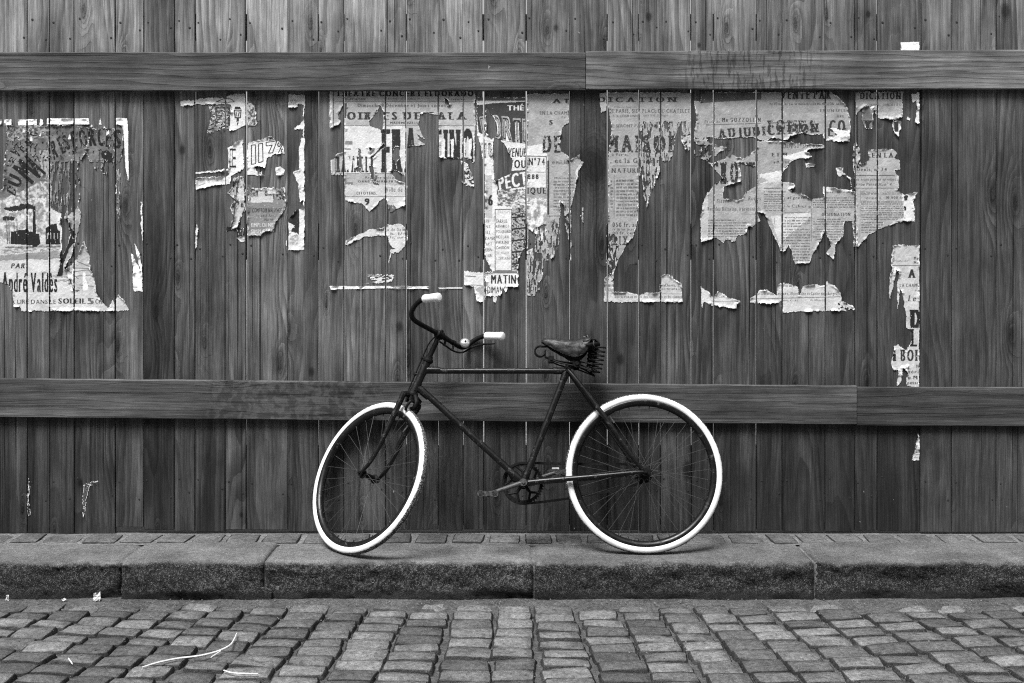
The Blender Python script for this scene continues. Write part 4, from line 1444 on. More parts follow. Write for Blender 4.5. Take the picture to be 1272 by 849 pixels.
p.build('torn sale notice reading MAISONS right of the knotty bare plank')

# ---- voluntary sale with designation columns
p = Poster(862, 112, 1066, 394, 107)
p.frame(855, 110, 6.057)
p.paper([(40, 95), (90, 98), (92, 30), (560, 30), (600, 30), (1070, 30), (1130, 80), (1200, 150), (1215, 220), (1215, 400), (1140, 400), (1020, 385), (1010, 350), (960, 350), (900, 345), (820, 350), (760, 360), (740, 390), (640, 370), (590, 400), (520, 380), (480, 365), (310, 378), (270, 400), (190, 370), (180, 420), (290, 440), (180, 530), (190, 560), (330, 500), (420, 530), (500, 460), (520, 400), (720, 400), (850, 420), (1022, 425), (1022, 446), (880, 460), (935, 520), (800, 535), (720, 600), (700, 640), (690, 740), (750, 780), (740, 850), (130, 850), (180, 740), (260, 680), (190, 600), (130, 540), (30, 520), (35, 400), (60, 200)], .29, mottle=.14)
p.fill([(92, 28), (548, 28), (548, 84), (92, 112)], .09, rough=False)
p.wear([(20, 370), (185, 370), (185, 560), (20, 560)], .55, 7, 7)
p.blot([(30, 395), (180, 395), (160, 545), (40, 545)], .05, .26, 8, 8)
p.text('VENTE PAR', 692, 12, 1072, 82, .03, bold=10, slab=6); p.text("En l'Étude et par le ministère de Me MESSON, notaire", 612, 104, 1190, 134, .06, bold=4, slab=2)
p.text('EN UN SEUL LOT', 990, 158, 1270, 180, .06, bold=4, slab=3); p.text('SIS', 1115, 204, 1170, 220, .06, bold=4)
p.text('Étude de', 122, 236, 238, 264, .09, bold=4, slab=2); p.text('Me GOZZOLI, N', 252, 222, 545, 258, .04, bold=6, slab=5)
p.stroke([(132, 277), (545, 264)], 6, .10); p.stroke([(600, 262), (780, 258)], 6, .07)
p.text('FONDS', 590, 240, 955, 330, .04, bold=12, slab=5, worn=.2); p.text('CO', 1058, 240, 1180, 330, .04, bold=12, slab=4)
p.text('ADJUDICATION', 0, 0, 0, 0, .035, bold=11, slab=6, gap=3, worn=.08, quad=((218, 306), (980, 262), (226, 400)))
p.text('LES', 1046, 300, 1190, 362, .04, bold=10, slab=3)
p.text('EN CELUI DE', 150, 420, 400, 444, .12, bold=2, slab=2)
p.text('DEN ST. SUR RUE', 712, 416, 1000, 452, .07, bold=3, slab=2); p.text('ET M', 624, 486, 745, 514, .05, bold=8, slab=5); p.text('à M. DUC', 640, 545, 765, 566, .05, bold=5, slab=3)
p.text('CROIX', 172, 552, 500, 724, .03, bold=14, slab=6, worn=.1)
p.tear([(185, 372), (310, 378), (480, 366), (512, 380), (512, 455), (440, 490), (410, 530), (360, 500), (300, 490), (290, 440)])
p.tear([(380, 560), (505, 590), (505, 740), (440, 780), (400, 840), (250, 830), (270, 740), (400, 700)])
p.tear([(30, 545), (130, 560), (190, 640), (180, 740), (120, 850), (20, 850)])
p.tear([(860, 340), (1020, 390), (1020, 422), (860, 420), (740, 395), (760, 360)])
p.paper([(705, 512), (800, 490), (880, 458), (900, 462), (870, 495), (935, 518), (860, 522), (800, 540), (720, 536)], .62, mottle=.05)
p.paper([(880, 560), (955, 572), (940, 590), (890, 596)], .58); p.paper([(1060, 300), (1210, 320), (1210, 362), (1140, 372), (1140, 402), (1030, 388), (1120, 352)], .60)
p.paper([(530, 650), (600, 640), (690, 620), (750, 585), (705, 640), (700, 700), (600, 712), (530, 720), (600, 690), (540, 670)], .58)
p.paper([(528, 720), (700, 700), (790, 715), (800, 740), (760, 760), (830, 800), (930, 830), (930, 860), (528, 860)], .38, mottle=.12)
p.fill([(775, 750), (795, 755), (800, 780), (835, 782), (775, 790)], .03)
p.paper([(1012, 740), (1225, 768), (1222, 690), (1180, 650), (1130, 665), (1100, 600), (1160, 600), (1160, 640), (1225, 670), (1228, 860), (1030, 860), (1012, 780)], .58, mottle=.06)
p.paper([(1030, 775), (1250, 775), (1250, 860), (1030, 860)], .36, mottle=.1); p.lines(1035, 782, 1245, 860, 5, .06, .5)
p.stroke([(572, 752), (696, 752)], 7, .06); p.lines(565, 775, 738, 845, 4, .08, .55)
p.text('ial gratuit', 742, 814, 905, 840, .05, bold=6, slab=3, shear=.2)
p.frame(855, 240, 5.476)
p.paper([(130, 0), (230, 0), (240, 40), (300, 55), (370, 40), (385, 0), (492, 0), (505, -5), (760, 0), (830, 40), (925, 30), (925, 0), (1130, 0), (1148, 60), (1148, 370), (1130, 330), (1110, 190), (1070, 200), (1050, 290), (1000, 350), (985, 450), (935, 410), (970, 360), (930, 260), (895, 330), (855, 400), (820, 478), (722, 480), (700, 400), (680, 355), (645, 400), (620, 390), (560, 240), (505, 150), (490, 200), (440, 230), (402, 225), (390, 280), (340, 290), (310, 328), (255, 318), (240, 340), (185, 300), (130, 325), (85, 335), (80, 180), (100, 80)], .32, mottle=.10)
p.paper([(560, 160), (640, 150), (830, 130), (830, 160), (640, 330), (625, 370)], .52, mottle=.06)
p.paper([(86, 330), (84, 180), (104, 80), (135, 20), (135, 300)], .44)
p.text('Située', 192, 40, 275, 66, .06, bold=6, slab=3, shear=.2); p.text('Robes', 405, 24, 490, 50, .07, bold=3, slab=3, shear=.2)
p.text('Rue des Batarins, à présent du', 130, 96, 490, 128, .06, bold=3, slab=2); p.stroke([(360, 144), (490, 146)], 2, .1)
p.lines(135, 182, 490, 310, 7, .07, .5)
p.lines(512, 8, 655, 130, 8, .07, .5); p.text('al gratuit', 672, 22, 815, 48, .06, bold=6, slab=2, shear=.2); p.text('le Cahier q', 668, 80, 830, 106, .07, bold=3, slab=2)
p.stroke([(655, 134), (825, 132)], 3, .08); p.stroke([(836, 20), (836, 330)], 3, .12); p.stroke([(585, 170), (590, 240)], 3, .12)
p.lines(640, 165, 826, 475, 16, .07, .45)
p.lines(845, 30, 1140, 108, 5, .06, .5); p.text('DÉSIGNATION', 905, 130, 1102, 156, .04, bold=7, slab=4); p.lines(850, 175, 1140, 330, 9, .07, .42)
p.tear([(470, 130), (520, 140), (560, 240), (620, 380), (600, 400), (440, 340), (440, 225), (490, 195)])
p.tear([(855, 402), (895, 330), (930, 255), (972, 360), (935, 412)]); p.tear([(1000, 350), (1050, 290), (1062, 195), (1112, 190), (1115, 300), (1100, 420), (1000, 440)])
p.tear([(640, 410), (660, 380), (682, 352), (705, 400), (712, 450), (640, 450)])
p.paper([(84, 640), (130, 665), (166, 710), (200, 672), (240, 680), (265, 715), (345, 725), (355, 748), (330, 752), (328, 788), (160, 768), (110, 740), (90, 784)], .50, mottle=.06)
p.text('Cahi', 205, 698, 250, 712, .08, bold=2)
p.stroke([(165, 738), (350, 742)], 3, .08)
p.paper([(420, 712), (470, 690), (490, 660), (540, 660), (600, 700), (605, 625), (640, 610), (740, 635), (755, 700), (775, 640), (830, 620), (930, 630), (945, 605), (1015, 650), (1045, 700), (1040, 735), (1100, 760), (1125, 772), (1122, 796), (640, 812), (630, 740), (560, 756), (420, 745)], .48, mottle=.06)
p.text('le concernant, notaire, dépositaire du Cahier des charges,', 470, 672, 1015, 702, .06, bold=4, slab=2)
p.text('aux, et au', 640, 724, 745, 738, .08, bold=2); p.text('en ladite, et', 830, 720, 925, 736, .08, bold=2); p.lines(640, 628, 740, 650, 1, .1, .6)
p.stroke([(430, 722), (1030, 706)], 4, .06)
p.wear([(1020, 740), (1130, 740), (1130, 800), (1020, 800)], .3, 6, 4)
p.build('widest torn notice, Me GOZZOLI and DÉSIGNATION in small columns')

# ---- notice St Denis no 74
p = Poster(1058, 112, 1144, 306, 108)
p.frame(1040, 110, 4.245)
p.paper([(94, 20), (345, 20), (342, 90), (345, 150), (290, 165), (208, 160), (190, 100), (140, 95), (94, 140)], .30, mottle=.15)
p.text('DICATION', 118, 22, 336, 58, .03, bold=9, slab=5); p.text('nommé L, commis à ce', 146, 76, 345, 96, .08, bold=3, slab=2)
p.fill([(210, 125), (345, 120), (345, 158), (212, 160)], .42, .6)
p.paper([(132, 100), (190, 95), (186, 160), (180, 215), (150, 215), (132, 170)], .14, mottle=.3)
p.text('Y', 134, 170, 186, 216, .03, bold=12, slab=3)
p.paper([(168, 100), (196, 95), (176, 118)], .6)
p.paper([(292, 172), (332, 175), (335, 200), (320, 255), (300, 240), (288, 200)], .45, mottle=.2)
p.text('I', 298, 176, 322, 230, .03, bold=12)
p.paper([(365, 152), (384, 154), (380, 168), (366, 164)], .6)
p.paper([(388, 30), (434, 22), (434, 190), (406, 180), (420, 110), (418, 66), (394, 74)], .58, mottle=.08)
p.paper([(80, 320), (96, 270), (116, 320), (116, 400), (168, 380), (160, 325), (290, 318), (316, 345), (300, 370), (328, 380), (332, 430), (300, 430), (322, 470), (316, 540), (350, 560), (420, 548), (400, 600), (410, 705), (345, 700), (250, 730), (170, 770), (100, 840), (80, 850), (92, 720), (88, 480)], .33, mottle=.10)
p.text('EN LA', 180, 340, 296, 366, .04, bold=8, slab=6); p.text('PARIS', 74, 386, 146, 404, .05, bold=6, slab=3)
p.text('St-Denis, n° 74', 60, 418, 260, 440, .05, bold=5, slab=3)
p.stroke([(92, 460), (300, 460)], 4, .06); p.text('une heure précise de relevée', 88, 474, 318, 492, .07, bold=4, slab=1, shear=.2); p.text('la rue Perrault, n° 4.', 88, 498, 290, 516, .07, bold=4, shear=.2)
p.stroke([(92, 527), (296, 527)], 3, .06)
p.fill([(340, 556), (422, 545), (410, 706), (350, 680)], .62, .9)
p.fill([(352, 565), (370, 562), (366, 592), (354, 592)], .03); p.fill([(352, 622), (362, 620), (362, 645), (354, 645)], .03)
p.lines(126, 545, 340, 565, 2, .08); p.text('10,000 fr', 256, 570, 345, 585, .05, bold=6, slab=2); p.text('dont à', 150, 572, 232, 585, .1, bold=2)
p.lines(126, 596, 350, 700, 9, .06, .5); p.lines(126, 705, 240, 770, 5, .07, .5)
p.stroke([(122, 540), (118, 790)], 2, .12)
p.wear([(80, 260), (120, 260), (120, 420), (80, 420)], .35, 4, 6)
p.build('torn notice reading EN LA and 10,000 beside the unposted planks')

# ---- strip of a notice at the section joint
p = Poster(1098, 296, 1144, 482, 109)
p.frame(1090, 290, 4.25)
p.paper([(76, 66), (110, 60), (160, 66), (220, 62), (220, 812), (158, 808), (150, 770), (165, 720), (150, 660), (165, 560), (185, 520), (150, 500), (150, 440), (132, 330), (116, 280), (106, 405), (100, 350), (110, 200), (96, 190), (66, 355), (60, 290), (72, 150)], .44, mottle=.08)
p.paper([(85, 600), (110, 588), (130, 610), (172, 618), (160, 640), (160, 735), (132, 710), (120, 790), (100, 805), (110, 720), (82, 725), (72, 690)], .46, mottle=.08)
p.text('Étude de', 84, 138, 160, 152, .08, bold=3); p.text('Me', 190, 124, 216, 142, .05, bold=6, slab=2); p.text('Me', 190, 148, 216, 164, .05, bold=6, slab=2)
p.stroke([(78, 171), (218, 171)], 4, .07)
p.text('A L', 160, 190, 248, 236, .03, bold=11, slab=3); p.text('LA CHAMBRE', 116, 266, 244, 284, .06, bold=5, slab=2); p.text('Par', 200, 296, 226, 308, .07)
p.text('Le 8', 158, 328, 236, 360, .05, bold=6, slab=3, shear=.2)
p.text('D', 168, 404, 232, 500, .02, bold=16, slab=3); p.text('L', 164, 506, 208, 598, .02, bold=16, slab=3)
p.text('à BOIS', 78, 614, 240, 676, .035, bold=10, slab=4)
p.text('N', 204, 694, 218, 710, .05, bold=5); p.text('(séri', 160, 724, 216, 740, .08, bold=3); p.text('u M', 158, 752, 210, 772, .05, bold=7, slab=3); p.text('pesan', 156, 786, 218, 802, .06, bold=5)
p.tear([(128, 470), (150, 520), (186, 520), (165, 600), (128, 590)]); p.tear([(116, 300), (146, 400), (150, 440), (108, 420)])
p.build('narrow torn strip with large D and BOI above the lower rail')

p = Poster(1128, 528, 1144, 578, 110)
p.frame(0, 0, 1)
p.paper([(1140, 538), (1142, 542), (1142, 572), (1132, 572), (1136, 558)], .5)
p.lines(1134, 558, 1142, 571, 4, .1)
p.build('small paper scrap left below the lower rail at the section joint', name='paper_scrap')
p = Poster(1114, 48, 1146, 66, 111)
p.frame(0, 0, 1)
p.paper([(1118.5, 53), (1142, 52.5), (1142, 66), (1118, 66)], .72, clean=True, mottle=.03)
p.build('blank white paper slip stuck above the upper rail', name='paper_scrap', trim=0)
for poly, lab, sd_ in (([(104, 603), (109, 600), (128, 596), (118, 600), (111, 604), (108, 620), (104, 644), (103, 625)], 'bent chalky white smear low on a plank', 114), ([(35, 594), (37, 592), (37.5, 640), (35, 642)], 'thin upright chalky white smear on a plank edge', 115)):
    p = Poster(min(q[0] for q in poly)-3, min(q[1] for q in poly)-3, max(q[0] for q in poly)+3, max(q[1] for q in poly)+3, sd_)
    p.paper(poly, .095, mottle=.5)
    p.wear(poly, .25, 2, 5)
    o = p.build(lab, fringe=0, name='paint_smear')
    o['category'] = 'smear'; o['group'] = 'chalky smears on the planks'

# ================================================================== THE BICYCLE
LEAN = math.radians(13.5)
bike = empty('bicycle', (0, 5.0, 0), (-LEAN, 0, 0))
tag(bike, 'old black diamond-frame bicycle with white tyres and grips, leaning on the fence', 'bicycle')
R_T = 0.346
REAR = Vector((0.5805, 0, 0.3448))
BB = Vector((0.0495, 0, 0.3011))
SEATLUG = Vector((0.2457, 0, 0.7944))
TT_F = Vector((-0.3867, 0, 0.7944))
DT_F = Vector((-0.4130, 0, 0.7185))
A_ = Vector((0.3941, 0, 0.9191)).normalized()
F0 = Vector((-A_.z, 0, A_.x))
S0 = Vector((0, -1, 0))
TH = math.radians(43)
FW = F0*math.cos(TH)-S0*math.sin(TH)
LF = S0*math.cos(TH)+F0*math.sin(TH)
CROWN = Vector((-0.4493, 0, 0.6753))
CLAMP = Vector((-0.3276, 0, 0.9589))
FRONT = CROWN+FW*0.045-A_*0.3905


def st(o, l, f, a):
    return o+LF*l+FW*f+A_*a


HT_TOP = CROWN+A_*0.182
HT_BOT = CROWN+A_*0.022

# frame: tubes and lugs welded into one part
f = MB()
f.tube([HT_BOT, HT_TOP], 0.0175, 18)
for q, d in ((TT_F, (SEATLUG-TT_F)), (DT_F, BB-DT_F)):
    d = d.normalized(); c = CROWN+A_*((q-CROWN).dot(A_))
    f.tube([c, c+d*0.055, c+d*0.075], [0.0158, 0.0155, 0.0138], 16)
    f.tube([c-A_*0.020, c+A_*0.020], 0.0192, 18)
f.tube([TT_F, SEATLUG], 0.0132, 16)
f.tube([DT_F, BB], 0.0145, 16)
f.tube([BB, SEATLUG+(SEATLUG-BB).normalized()*0.028], 0.0145, 16)
f.tube([SEATLUG-(SEATLUG-BB).normalized()*0.045, SEATLUG+(SEATLUG-BB).normalized()*0.018], 0.0168, 16)
f.tube([SEATLUG+Vector((-.06, 0, 0)), SEATLUG+Vector((0, 0, 0))], 0.0155, 14)
f.tube([BB+Vector((0, -.036, 0)), BB+Vector((0, .036, 0))], 0.0205, 20)
for q in (DT_F, SEATLUG, REAR):
    d = (q-BB).normalized(); f.tube([BB, BB+d*0.05], 0.0165, 14)
for s in (-1, 1):
    y = -s*0.058
    # chain stay with a slight S towards the axle
    f.tube([BB+Vector((.01, -s*.02, 0)), BB+Vector((.12, -s*.034, .010)), BB+Vector((.30, -s*.052, .024)), Vector((REAR.x-.05, y, REAR.z-.002)), Vector((REAR.x, y, REAR.z))], [.0120, .0118, .0112, .0095, .0060], 12, smooth=4)
    # seat stay, thick and slightly bowed, curling into the drop-out
    f.tube([SEATLUG+Vector((.004, -s*.016, .004)), SEATLUG+Vector((.05, -s*.030, -.055)), SEATLUG+Vector((.155, -s*.046, -.200)), Vector((REAR.x-.062, y, REAR.z+.075)), Vector((REAR.x-.022, y, REAR.z+.022)), Vector((REAR.x-.004, y, REAR.z+.004))],
           [.0098, .0105, .0112, .0108, .0090, .0060], 12, smooth=4)
    f.tube([SEATLUG+Vector((.004, -s*.010, .004)), SEATLUG+Vector((.004, -s*.026, .004))], .0115, 14)
    # drop-out plate
    f.lathe([(.004, -.003), (.017, -.003), (.017, .003), (.004, .003)], 14, Matrix.Translation((REAR.x, y, REAR.z)) @ Matrix.Rotation(math.pi/2, 4, 'X'))
f.tube([Vector((.285+.07, -.045, .655)), Vector((.285+.07, .045, .655))], .006, 8)
f.build('frame', M['paint'], bike)

# headset cups
for c, r in ((HT_TOP, .0225), (HT_BOT-A_*0.004, .0225)):
    h = MB()
    Mx = Matrix.Translation(c) @ A_.to_track_quat('Z', 'Y').to_matrix().to_4x4()
    h.lathe([(.016, -.012), (r, -.008), (r+.002, 0), (r, .006), (.018, .010), (.015, .016)], 20, Mx)
    h.build('headset_cup', M['rust'], bike)

# fork: crown, two raked blades, steerer
f = MB()
f.tube([CROWN+A_*0.02, CROWN-A_*0.012], 0.0185, 16)
f.tube([st(CROWN, -.052, 0, -.004), st(CROWN, -.03, .004, .006), st(CROWN, .03, .004, .006), st(CROWN, .052, 0, -.004)], .0135, 12)
for s in (-1, 1):
    l = s*.050
    f.tube([st(CROWN, l, 0, .006), st(CROWN, l, 0, -.08), st(CROWN, l*1.02, 0, -.20), st(CROWN, l*1.04, .004, -.28), st(CROWN, l*1.05, .018, -.345), st(CROWN, l*1.05, .045, -.3905)],
           [.0130, .0128, .0115, .0098, .0084, .0070], 14, smooth=5)
    Mx = Matrix.Translation(st(CROWN, l*1.06, .045, -.3905)) @ LF.to_track_quat('Z', 'Y').to_matrix().to_4x4()
    f.lathe([(.004, -.003), (.013, -.003), (.013, .003), (.004, .003)], 14, Mx)
f.build('fork', M['paint'], bike)

# stem and handlebar
s_ = MB()
s_.tube([HT_TOP+A_*.01, CLAMP-A_*.006], .0115, 14)
s_.tube([HT_TOP+A_*.006, HT_TOP+A_*.020], .0165, 14)
Mx = Matrix.Translation(CLAMP) @ LF.to_track_quat('Z', 'Y').to_matrix().to_4x4()
s_.lathe([(.014, -.022), (.0185, -.018), (.0185, .018), (.014, .022)], 18, Mx)
s_.tube([st(CLAMP, 0, -.004, .012), st(CLAMP, 0, -.008, .024)], [.008, .007], 8)
s_.build('stem', M['rust'], bike)
bar = [(.0, .0, .0), (.05, .002, 0), (.102, .005, -.001), (.150, .010, .000), (.178, .012, .010), (.194, .009, .032), (.203, -.012, .066), (.209, -.046, .090), (.214, -.090, .103), (.219, -.158, .115)]
pts = [st(CLAMP, -l, a, b) for l, a, b in bar[::-1]]+[st(CLAMP, l, a, b) for l, a, b in bar[1:]]
hb_ = MB().tube(pts, .0110, 14, smooth=4).build('handlebar', M['rust'], bike)
for s in (1, -1):
    p0 = st(CLAMP, s*.2105, -.058, .094); p1 = st(CLAMP, s*.2185, -.154, .1145)
    d = (p1-p0).normalized()
    g_ = MB()
    prof = [(-.002, .0120), (.0, .0172), (.003, .0186), (.010, .0190), (.040, .0182), (.074, .0186), (.077, .0172), (.080, .0186), (.088, .0196), (.097, .0185), (.102, .0150), (.1035, .009)]
    g_.lathe([(r, z) for z, r in prof], 24, Matrix.Translation(p0) @ d.to_track_quat('Z', 'Y').to_matrix().to_4x4())
    g_.build('grip', M['grip'], hb_)
# bell on the far side of the bar
bc = st(CLAMP, -.150, -.012, .022)
bn = (Vector((0.1, -1, .35))).normalized()
b_ = MB()
b_.lathe([(.0235, 0), (.0238, .004), (.0225, .010), (.0185, .0155), (.011, .019), (.004, .0200)], 28, Matrix.Translation(bc) @ bn.to_track_quat('Z', 'Y').to_matrix().to_4x4())
b_.tube([bc, st(CLAMP, -.150, .010, .0)], .005, 8)
b_.build('bell', M['chrome'], hb_)
bd = MB()
bd.lathe([(.004, .0195), (.006, .021), (.004, .0225), (.001, .023)], 12, Matrix.Translation(bc) @ bn.to_track_quat('Z', 'Y').to_matrix().to_4x4())
bd.build('bell_button', M['rust'], hb_)
# rod-brake lever: runs below the far bar and back under the grip
lv = MB()
lv.tube([st(CLAMP, .004, -.020, -.030), st(CLAMP, -.050, -.012, -.032), st(CLAMP, -.110, -.006, -.034), st(CLAMP, -.160, -.010, -.020), st(CLAMP, -.185, -.030, .020), st(CLAMP, -.198, -.070, .048), st(CLAMP, -.204, -.140, .068)],
        [.0045, .0042, .0040, .0042, .0048, .0050, .0030], 8, smooth=5)
for l in (-.045, -.100):
    lv.tube([st(CLAMP, l, .002, .002), st(CLAMP, l, -.009, -.035)], .0055, 8)
    lv.lathe([(.013, -.006), (.013, .006)], 14, Matrix.Translation(st(CLAMP, l, .004, 0)) @ LF.to_track_quat('Z', 'Y').to_matrix().to_4x4())
lv.build('brake_lever', M['rust'], hb_)
# brake rod down the front of the head tube, stirrup at the rim
br = MB()
br.tube([st(CLAMP, .006, .012, -.012), st(CLAMP, .010, .030, -.05), st(CROWN, .010, .032, .18), st(CROWN, .008, .030, .03)], .0034, 8, smooth=3)
for a in (.185, .105):
    br.tube([st(CROWN, .0, .0, a), st(CROWN, .014, .034, a)], .005, 8)
    br.lathe([(.007, -.008), (.0085, 0), (.007, .008)], 10, Matrix.Translation(st(CROWN, .010, .032, a)) @ A_.to_track_quat('Z', 'Y').to_matrix().to_4x4())
br.tube([st(CROWN, .0, .030, .035), st(CROWN, 0, .026, -.004), st(CROWN, .0, .016, -.022)], .009, 10)
br.tube([st(CROWN, 0, -.020, .012), st(CROWN, 0, -.044, -.010), st(CROWN, 0, -.046, -.040), st(CROWN, 0, -.026, -.046)], [.010, .012, .010, .007], 10, smooth=3)
for s in (-1, 1):
    br.tube([st(CROWN, 0, -.040, -.014), st(CROWN, s*.030, -.042, -.020), st(CROWN, s*.034, -.036, -.050), st(CROWN, s*.026, -.032, -.062)], [.007, .007, .006, .008], 8, smooth=3)
br.build('front_brake', M['rust'], bike)


# wheels: local Y is the axle
def tyre_mesh():
    n, k = 220, 20
    rr = random.Random(3)
    vs, fs = [], []
    rc = R_T-0.0175
    for i in range(n):
        a = 2*math.pi*i/n
        for j in range(k):
            b = 2*math.pi*j/k
            out = max(0, math.cos(b))
            blk = 0.0016*(1 if (i+(j % 2)*1) % 3 else -0.4)*(out**2 if out > .55 else 0)+(rr.uniform(-.0005, .0005) if out > .5 else 0)
            r = rc+(0.0172+blk)*math.cos(b)
            vs.append((r*math.cos(a), 0.0200*math.sin(b), r*math.sin(a)))
    for i in range(n):
        for j in range(k):
            i2, j2 = (i+1) % n, (j+1) % k
            fs.append((i*k+j, i2*k+j, i2*k+j2, i*k+j2))
    mb = MB(); mb.v, mb.f = vs, fs
    me = mb.mesh('tyre', smooth=False)
    me.polygons.foreach_set('use_smooth', [True]*len(me.polygons))
    me.materials.append(M['tyre'])
    return me


ROTX = Matrix.Rotation(math.pi/2, 4, 'X')
rim_me = MB().lathe([(r+.004, z) for r, z in ((.3130, -.0165), (.3100, -.0180), (.2990, -.0165), (.2900, -.0090), (.2880, 0), (.2900, .0090), (.2990, .0165), (.3100, .0180), (.3130, .0165), (.3060, .0120), (.3030, 0), (.3060, -.0120))], 120, ROTX, closed=True).mesh('rim')
rim_me.materials.append(M['paint'])
ty_me = tyre_mesh()
sp = MB().tube([(0, 0, 0), (0, 0, 1)], 1.0, 6)
sp_me = sp.mesh('spoke'); sp_me.materials.append(M['steel'])
npl_me = MB().tube([(0, 0, 0), (0, 0, 1)], 1.0, 6).mesh('nipple'); npl_me.materials.append(M['steel'])


def wheel(mat4, rear, phase):
    w_ = link('wheel', rim_me, None, bike)
    w_.matrix_local = mat4
    link('tyre', ty_me, None, w_)
    hb2 = MB()
    if rear:
        prof = [(.004, -.080), (.004, -.064), (.010, -.064), (.010, -.050), (.020, -.048), (.025, -.034), (.032, -.034), (.032, -.028), (.021, -.024), (.019, 0), (.021, .022), (.030, .026), (.030, .031), (.016, .034), (.012, .055), (.009, .064), (.004, .064), (.004, .078)]
        fl, fr = .031, .0285
    else:
        prof = [(.004, -.066), (.004, -.056), (.008, -.055), (.008, -.040), (.020, -.038), (.020, -.033), (.013, -.028), (.012, 0), (.013, .028), (.020, .033), (.020, .038), (.008, .040), (.008, .055), (.004, .056), (.004, .066)]
        fl, fr = .035, .018
    hb2.lathe(prof, 22, ROTX)
    for y in ((-.070, .070) if rear else (-.060, .060)):
        hb2.lathe([(.0035, -.004), (.0085, -.004), (.0085, .004), (.0035, .004)], 6, Matrix.Translation((0, y, 0)) @ ROTX)
    hb2.build('hub', M['rust'], w_)
    n = 40 if rear else 32
    rr = random.Random(5)
    for i in range(n):
        side = 1 if i % 2 else -1
        grp = 1 if (i//2) % 2 else -1
        a = 2*math.pi*i/n+phase
        ah = a+grp*(2*math.pi/n)*4.2*1.15
        q0 = Vector((fr*math.cos(ah), side*fl, fr*math.sin(ah))); q1 = Vector((.2935*math.cos(a), side*.003, .2935*math.sin(a)))
        d = q1-q0
        o = link('spoke', sp_me, None, w_)
        o.matrix_local = Matrix.Translation(q0) @ d.to_track_quat('Z', 'Y').to_matrix().to_4x4() @ Matrix.Diagonal((.00085, .00085, d.length, 1))
    vv = MB()
    for i in range(n):
        a = 2*math.pi*i/n+phase
        c, s = math.cos(a), math.sin(a)
        vv.tube([(.2945*c, 0, .2945*s), (.283*c, 0, .283*s)], .0022, 6)
    nip = vv; vv = MB()
    a = 2.1 if rear else 1.2
    vv.tube([(.29*math.cos(a), 0, .29*math.sin(a)), (.252*math.cos(a), 0, .252*math.sin(a))], .0038, 8)
    vv.build('valve', M['steel'], w_)
    tag(nip.build('spoke_nipples', M['rust'], w_), kind='stuff')
    if rear:
        sk = MB()
        sk.lathe([(.014, .038), (.036, .038), (.040, .0395), (.036, .041), (.014, .041)], 40, ROTX @ Matrix.Scale(-1, 4, (0, 0, 1)))
        for i in range(20):
            a = 2*math.pi*i/20
            sk.box((.036, -.0035, -.041), (.0435, .0035, -.038), ROTX @ Matrix.Rotation(a, 4, 'Z'))
        sk.build('sprocket', M['rust'], w_)
    return w_


rw = wheel(Matrix.Translation(REAR), True, .05)
rw['label'] = 'rear wheel of the bicycle'
MF = Matrix.Identity(4)
ax_y = -LF                                  # local +Y towards the rider's right
ax_x = -FW
ax_z = ax_x.cross(ax_y)
for i in range(3):
    MF[i][0] = ax_x[i]; MF[i][1] = ax_y[i]; MF[i][2] = ax_z[i]
fw_ = wheel(Matrix.Translation(FRONT) @ MF, False, .11)
fw_['label'] = 'front wheel of the bicycle, turned towards the fence'

# cranks, pedals, chainring, chain (drive side is towards the fence)
CA = math.atan2(0.0446, 0.1327)             # near crank points forward and a little down
cdir = Vector((-math.cos(CA), 0, -math.sin(CA)))
CL = 0.160
for s, d in ((1, cdir), (-1, -cdir)):
    y0, y1 = -s*.048, -s*.070
    c0 = BB+Vector((0, y0, 0)); c1 = BB+d*CL*1.0+Vector((0, y1, 0))
    cr = MB()
    cr.tube([c0, c0+d*.02+Vector((0, (y1-y0)*.15, 0)), c1-d*.02, c1], [.0125, .0105, .0085, .0100], 12)
    cr.tube([c0+Vector((0, s*.014, 0)), c0-Vector((0, s*.012, 0))], .0165, 16)
    cr.tube([c1+Vector((0, s*.009, 0)), c1-Vector((0, s*.009, 0))], .0125, 14)
    cr.tube([c0-Vector((0, s*.012, 0)), c0-Vector((0, s*.017, 0))], [.009, .007], 6)
    co_ = cr.build('crank', M['crank'], bike)
    pd = MB()
    px_, pz_ = c1.x, c1.z
    ye = y1-s*.095
    pd.tube([(px_, y1, pz_), (px_, ye, pz_)], .0075, 10)
    for yy in (y1-s*.022, ye+s*.004):
        pd.box((px_-.040, min(yy, yy-s*.004), pz_-.010), (px_+.040, max(yy, yy-s*.004), pz_+.010))
    for dx in (-.031, .031):
        pd.tube([(px_+dx, y1-s*.018, pz_), (px_+dx, ye, pz_)], [.0135, .0145], 10)
    pd.build('pedal', M['crank'], co_, bevel=0)
    if s < 0:
        rf = MB().box((px_-.022, y1-s*.03-.0015, pz_+.0125), (px_+.010, y1-s*.03+.0015, pz_+.021))
        rf.build('reflector', M['litter'], co_, smooth=False, bevel=.001)
RINGY = .046
rg = MB()
rr_ = .0880
rg.lathe([(rr_-.014, -.0020), (rr_-.001, -.0020), (rr_-.001, .0020), (rr_-.014, .0020)], 88, Matrix.Translation((BB.x, RINGY, BB.z)) @ ROTX, closed=True)
NT_ = 44
for i in range(NT_):
    a = 2*math.pi*i/NT_
    c, s = math.cos(a), math.sin(a)
    for_ = [(rr_-.002, -.0042), (rr_+.0055, -.0016), (rr_+.0055, .0016), (rr_-.002, .0042)]
    vs_ = []
    for yy in (-.0012, .0012):
        for r, t in for_:
            vs_.append((BB.x+r*c-t*s, RINGY+yy, BB.z+r*s+t*c))
    rg.add(vs_, [(0, 1, 2, 3), (7, 6, 5, 4), (0, 4, 5, 1), (1, 5, 6, 2), (2, 6, 7, 3)])
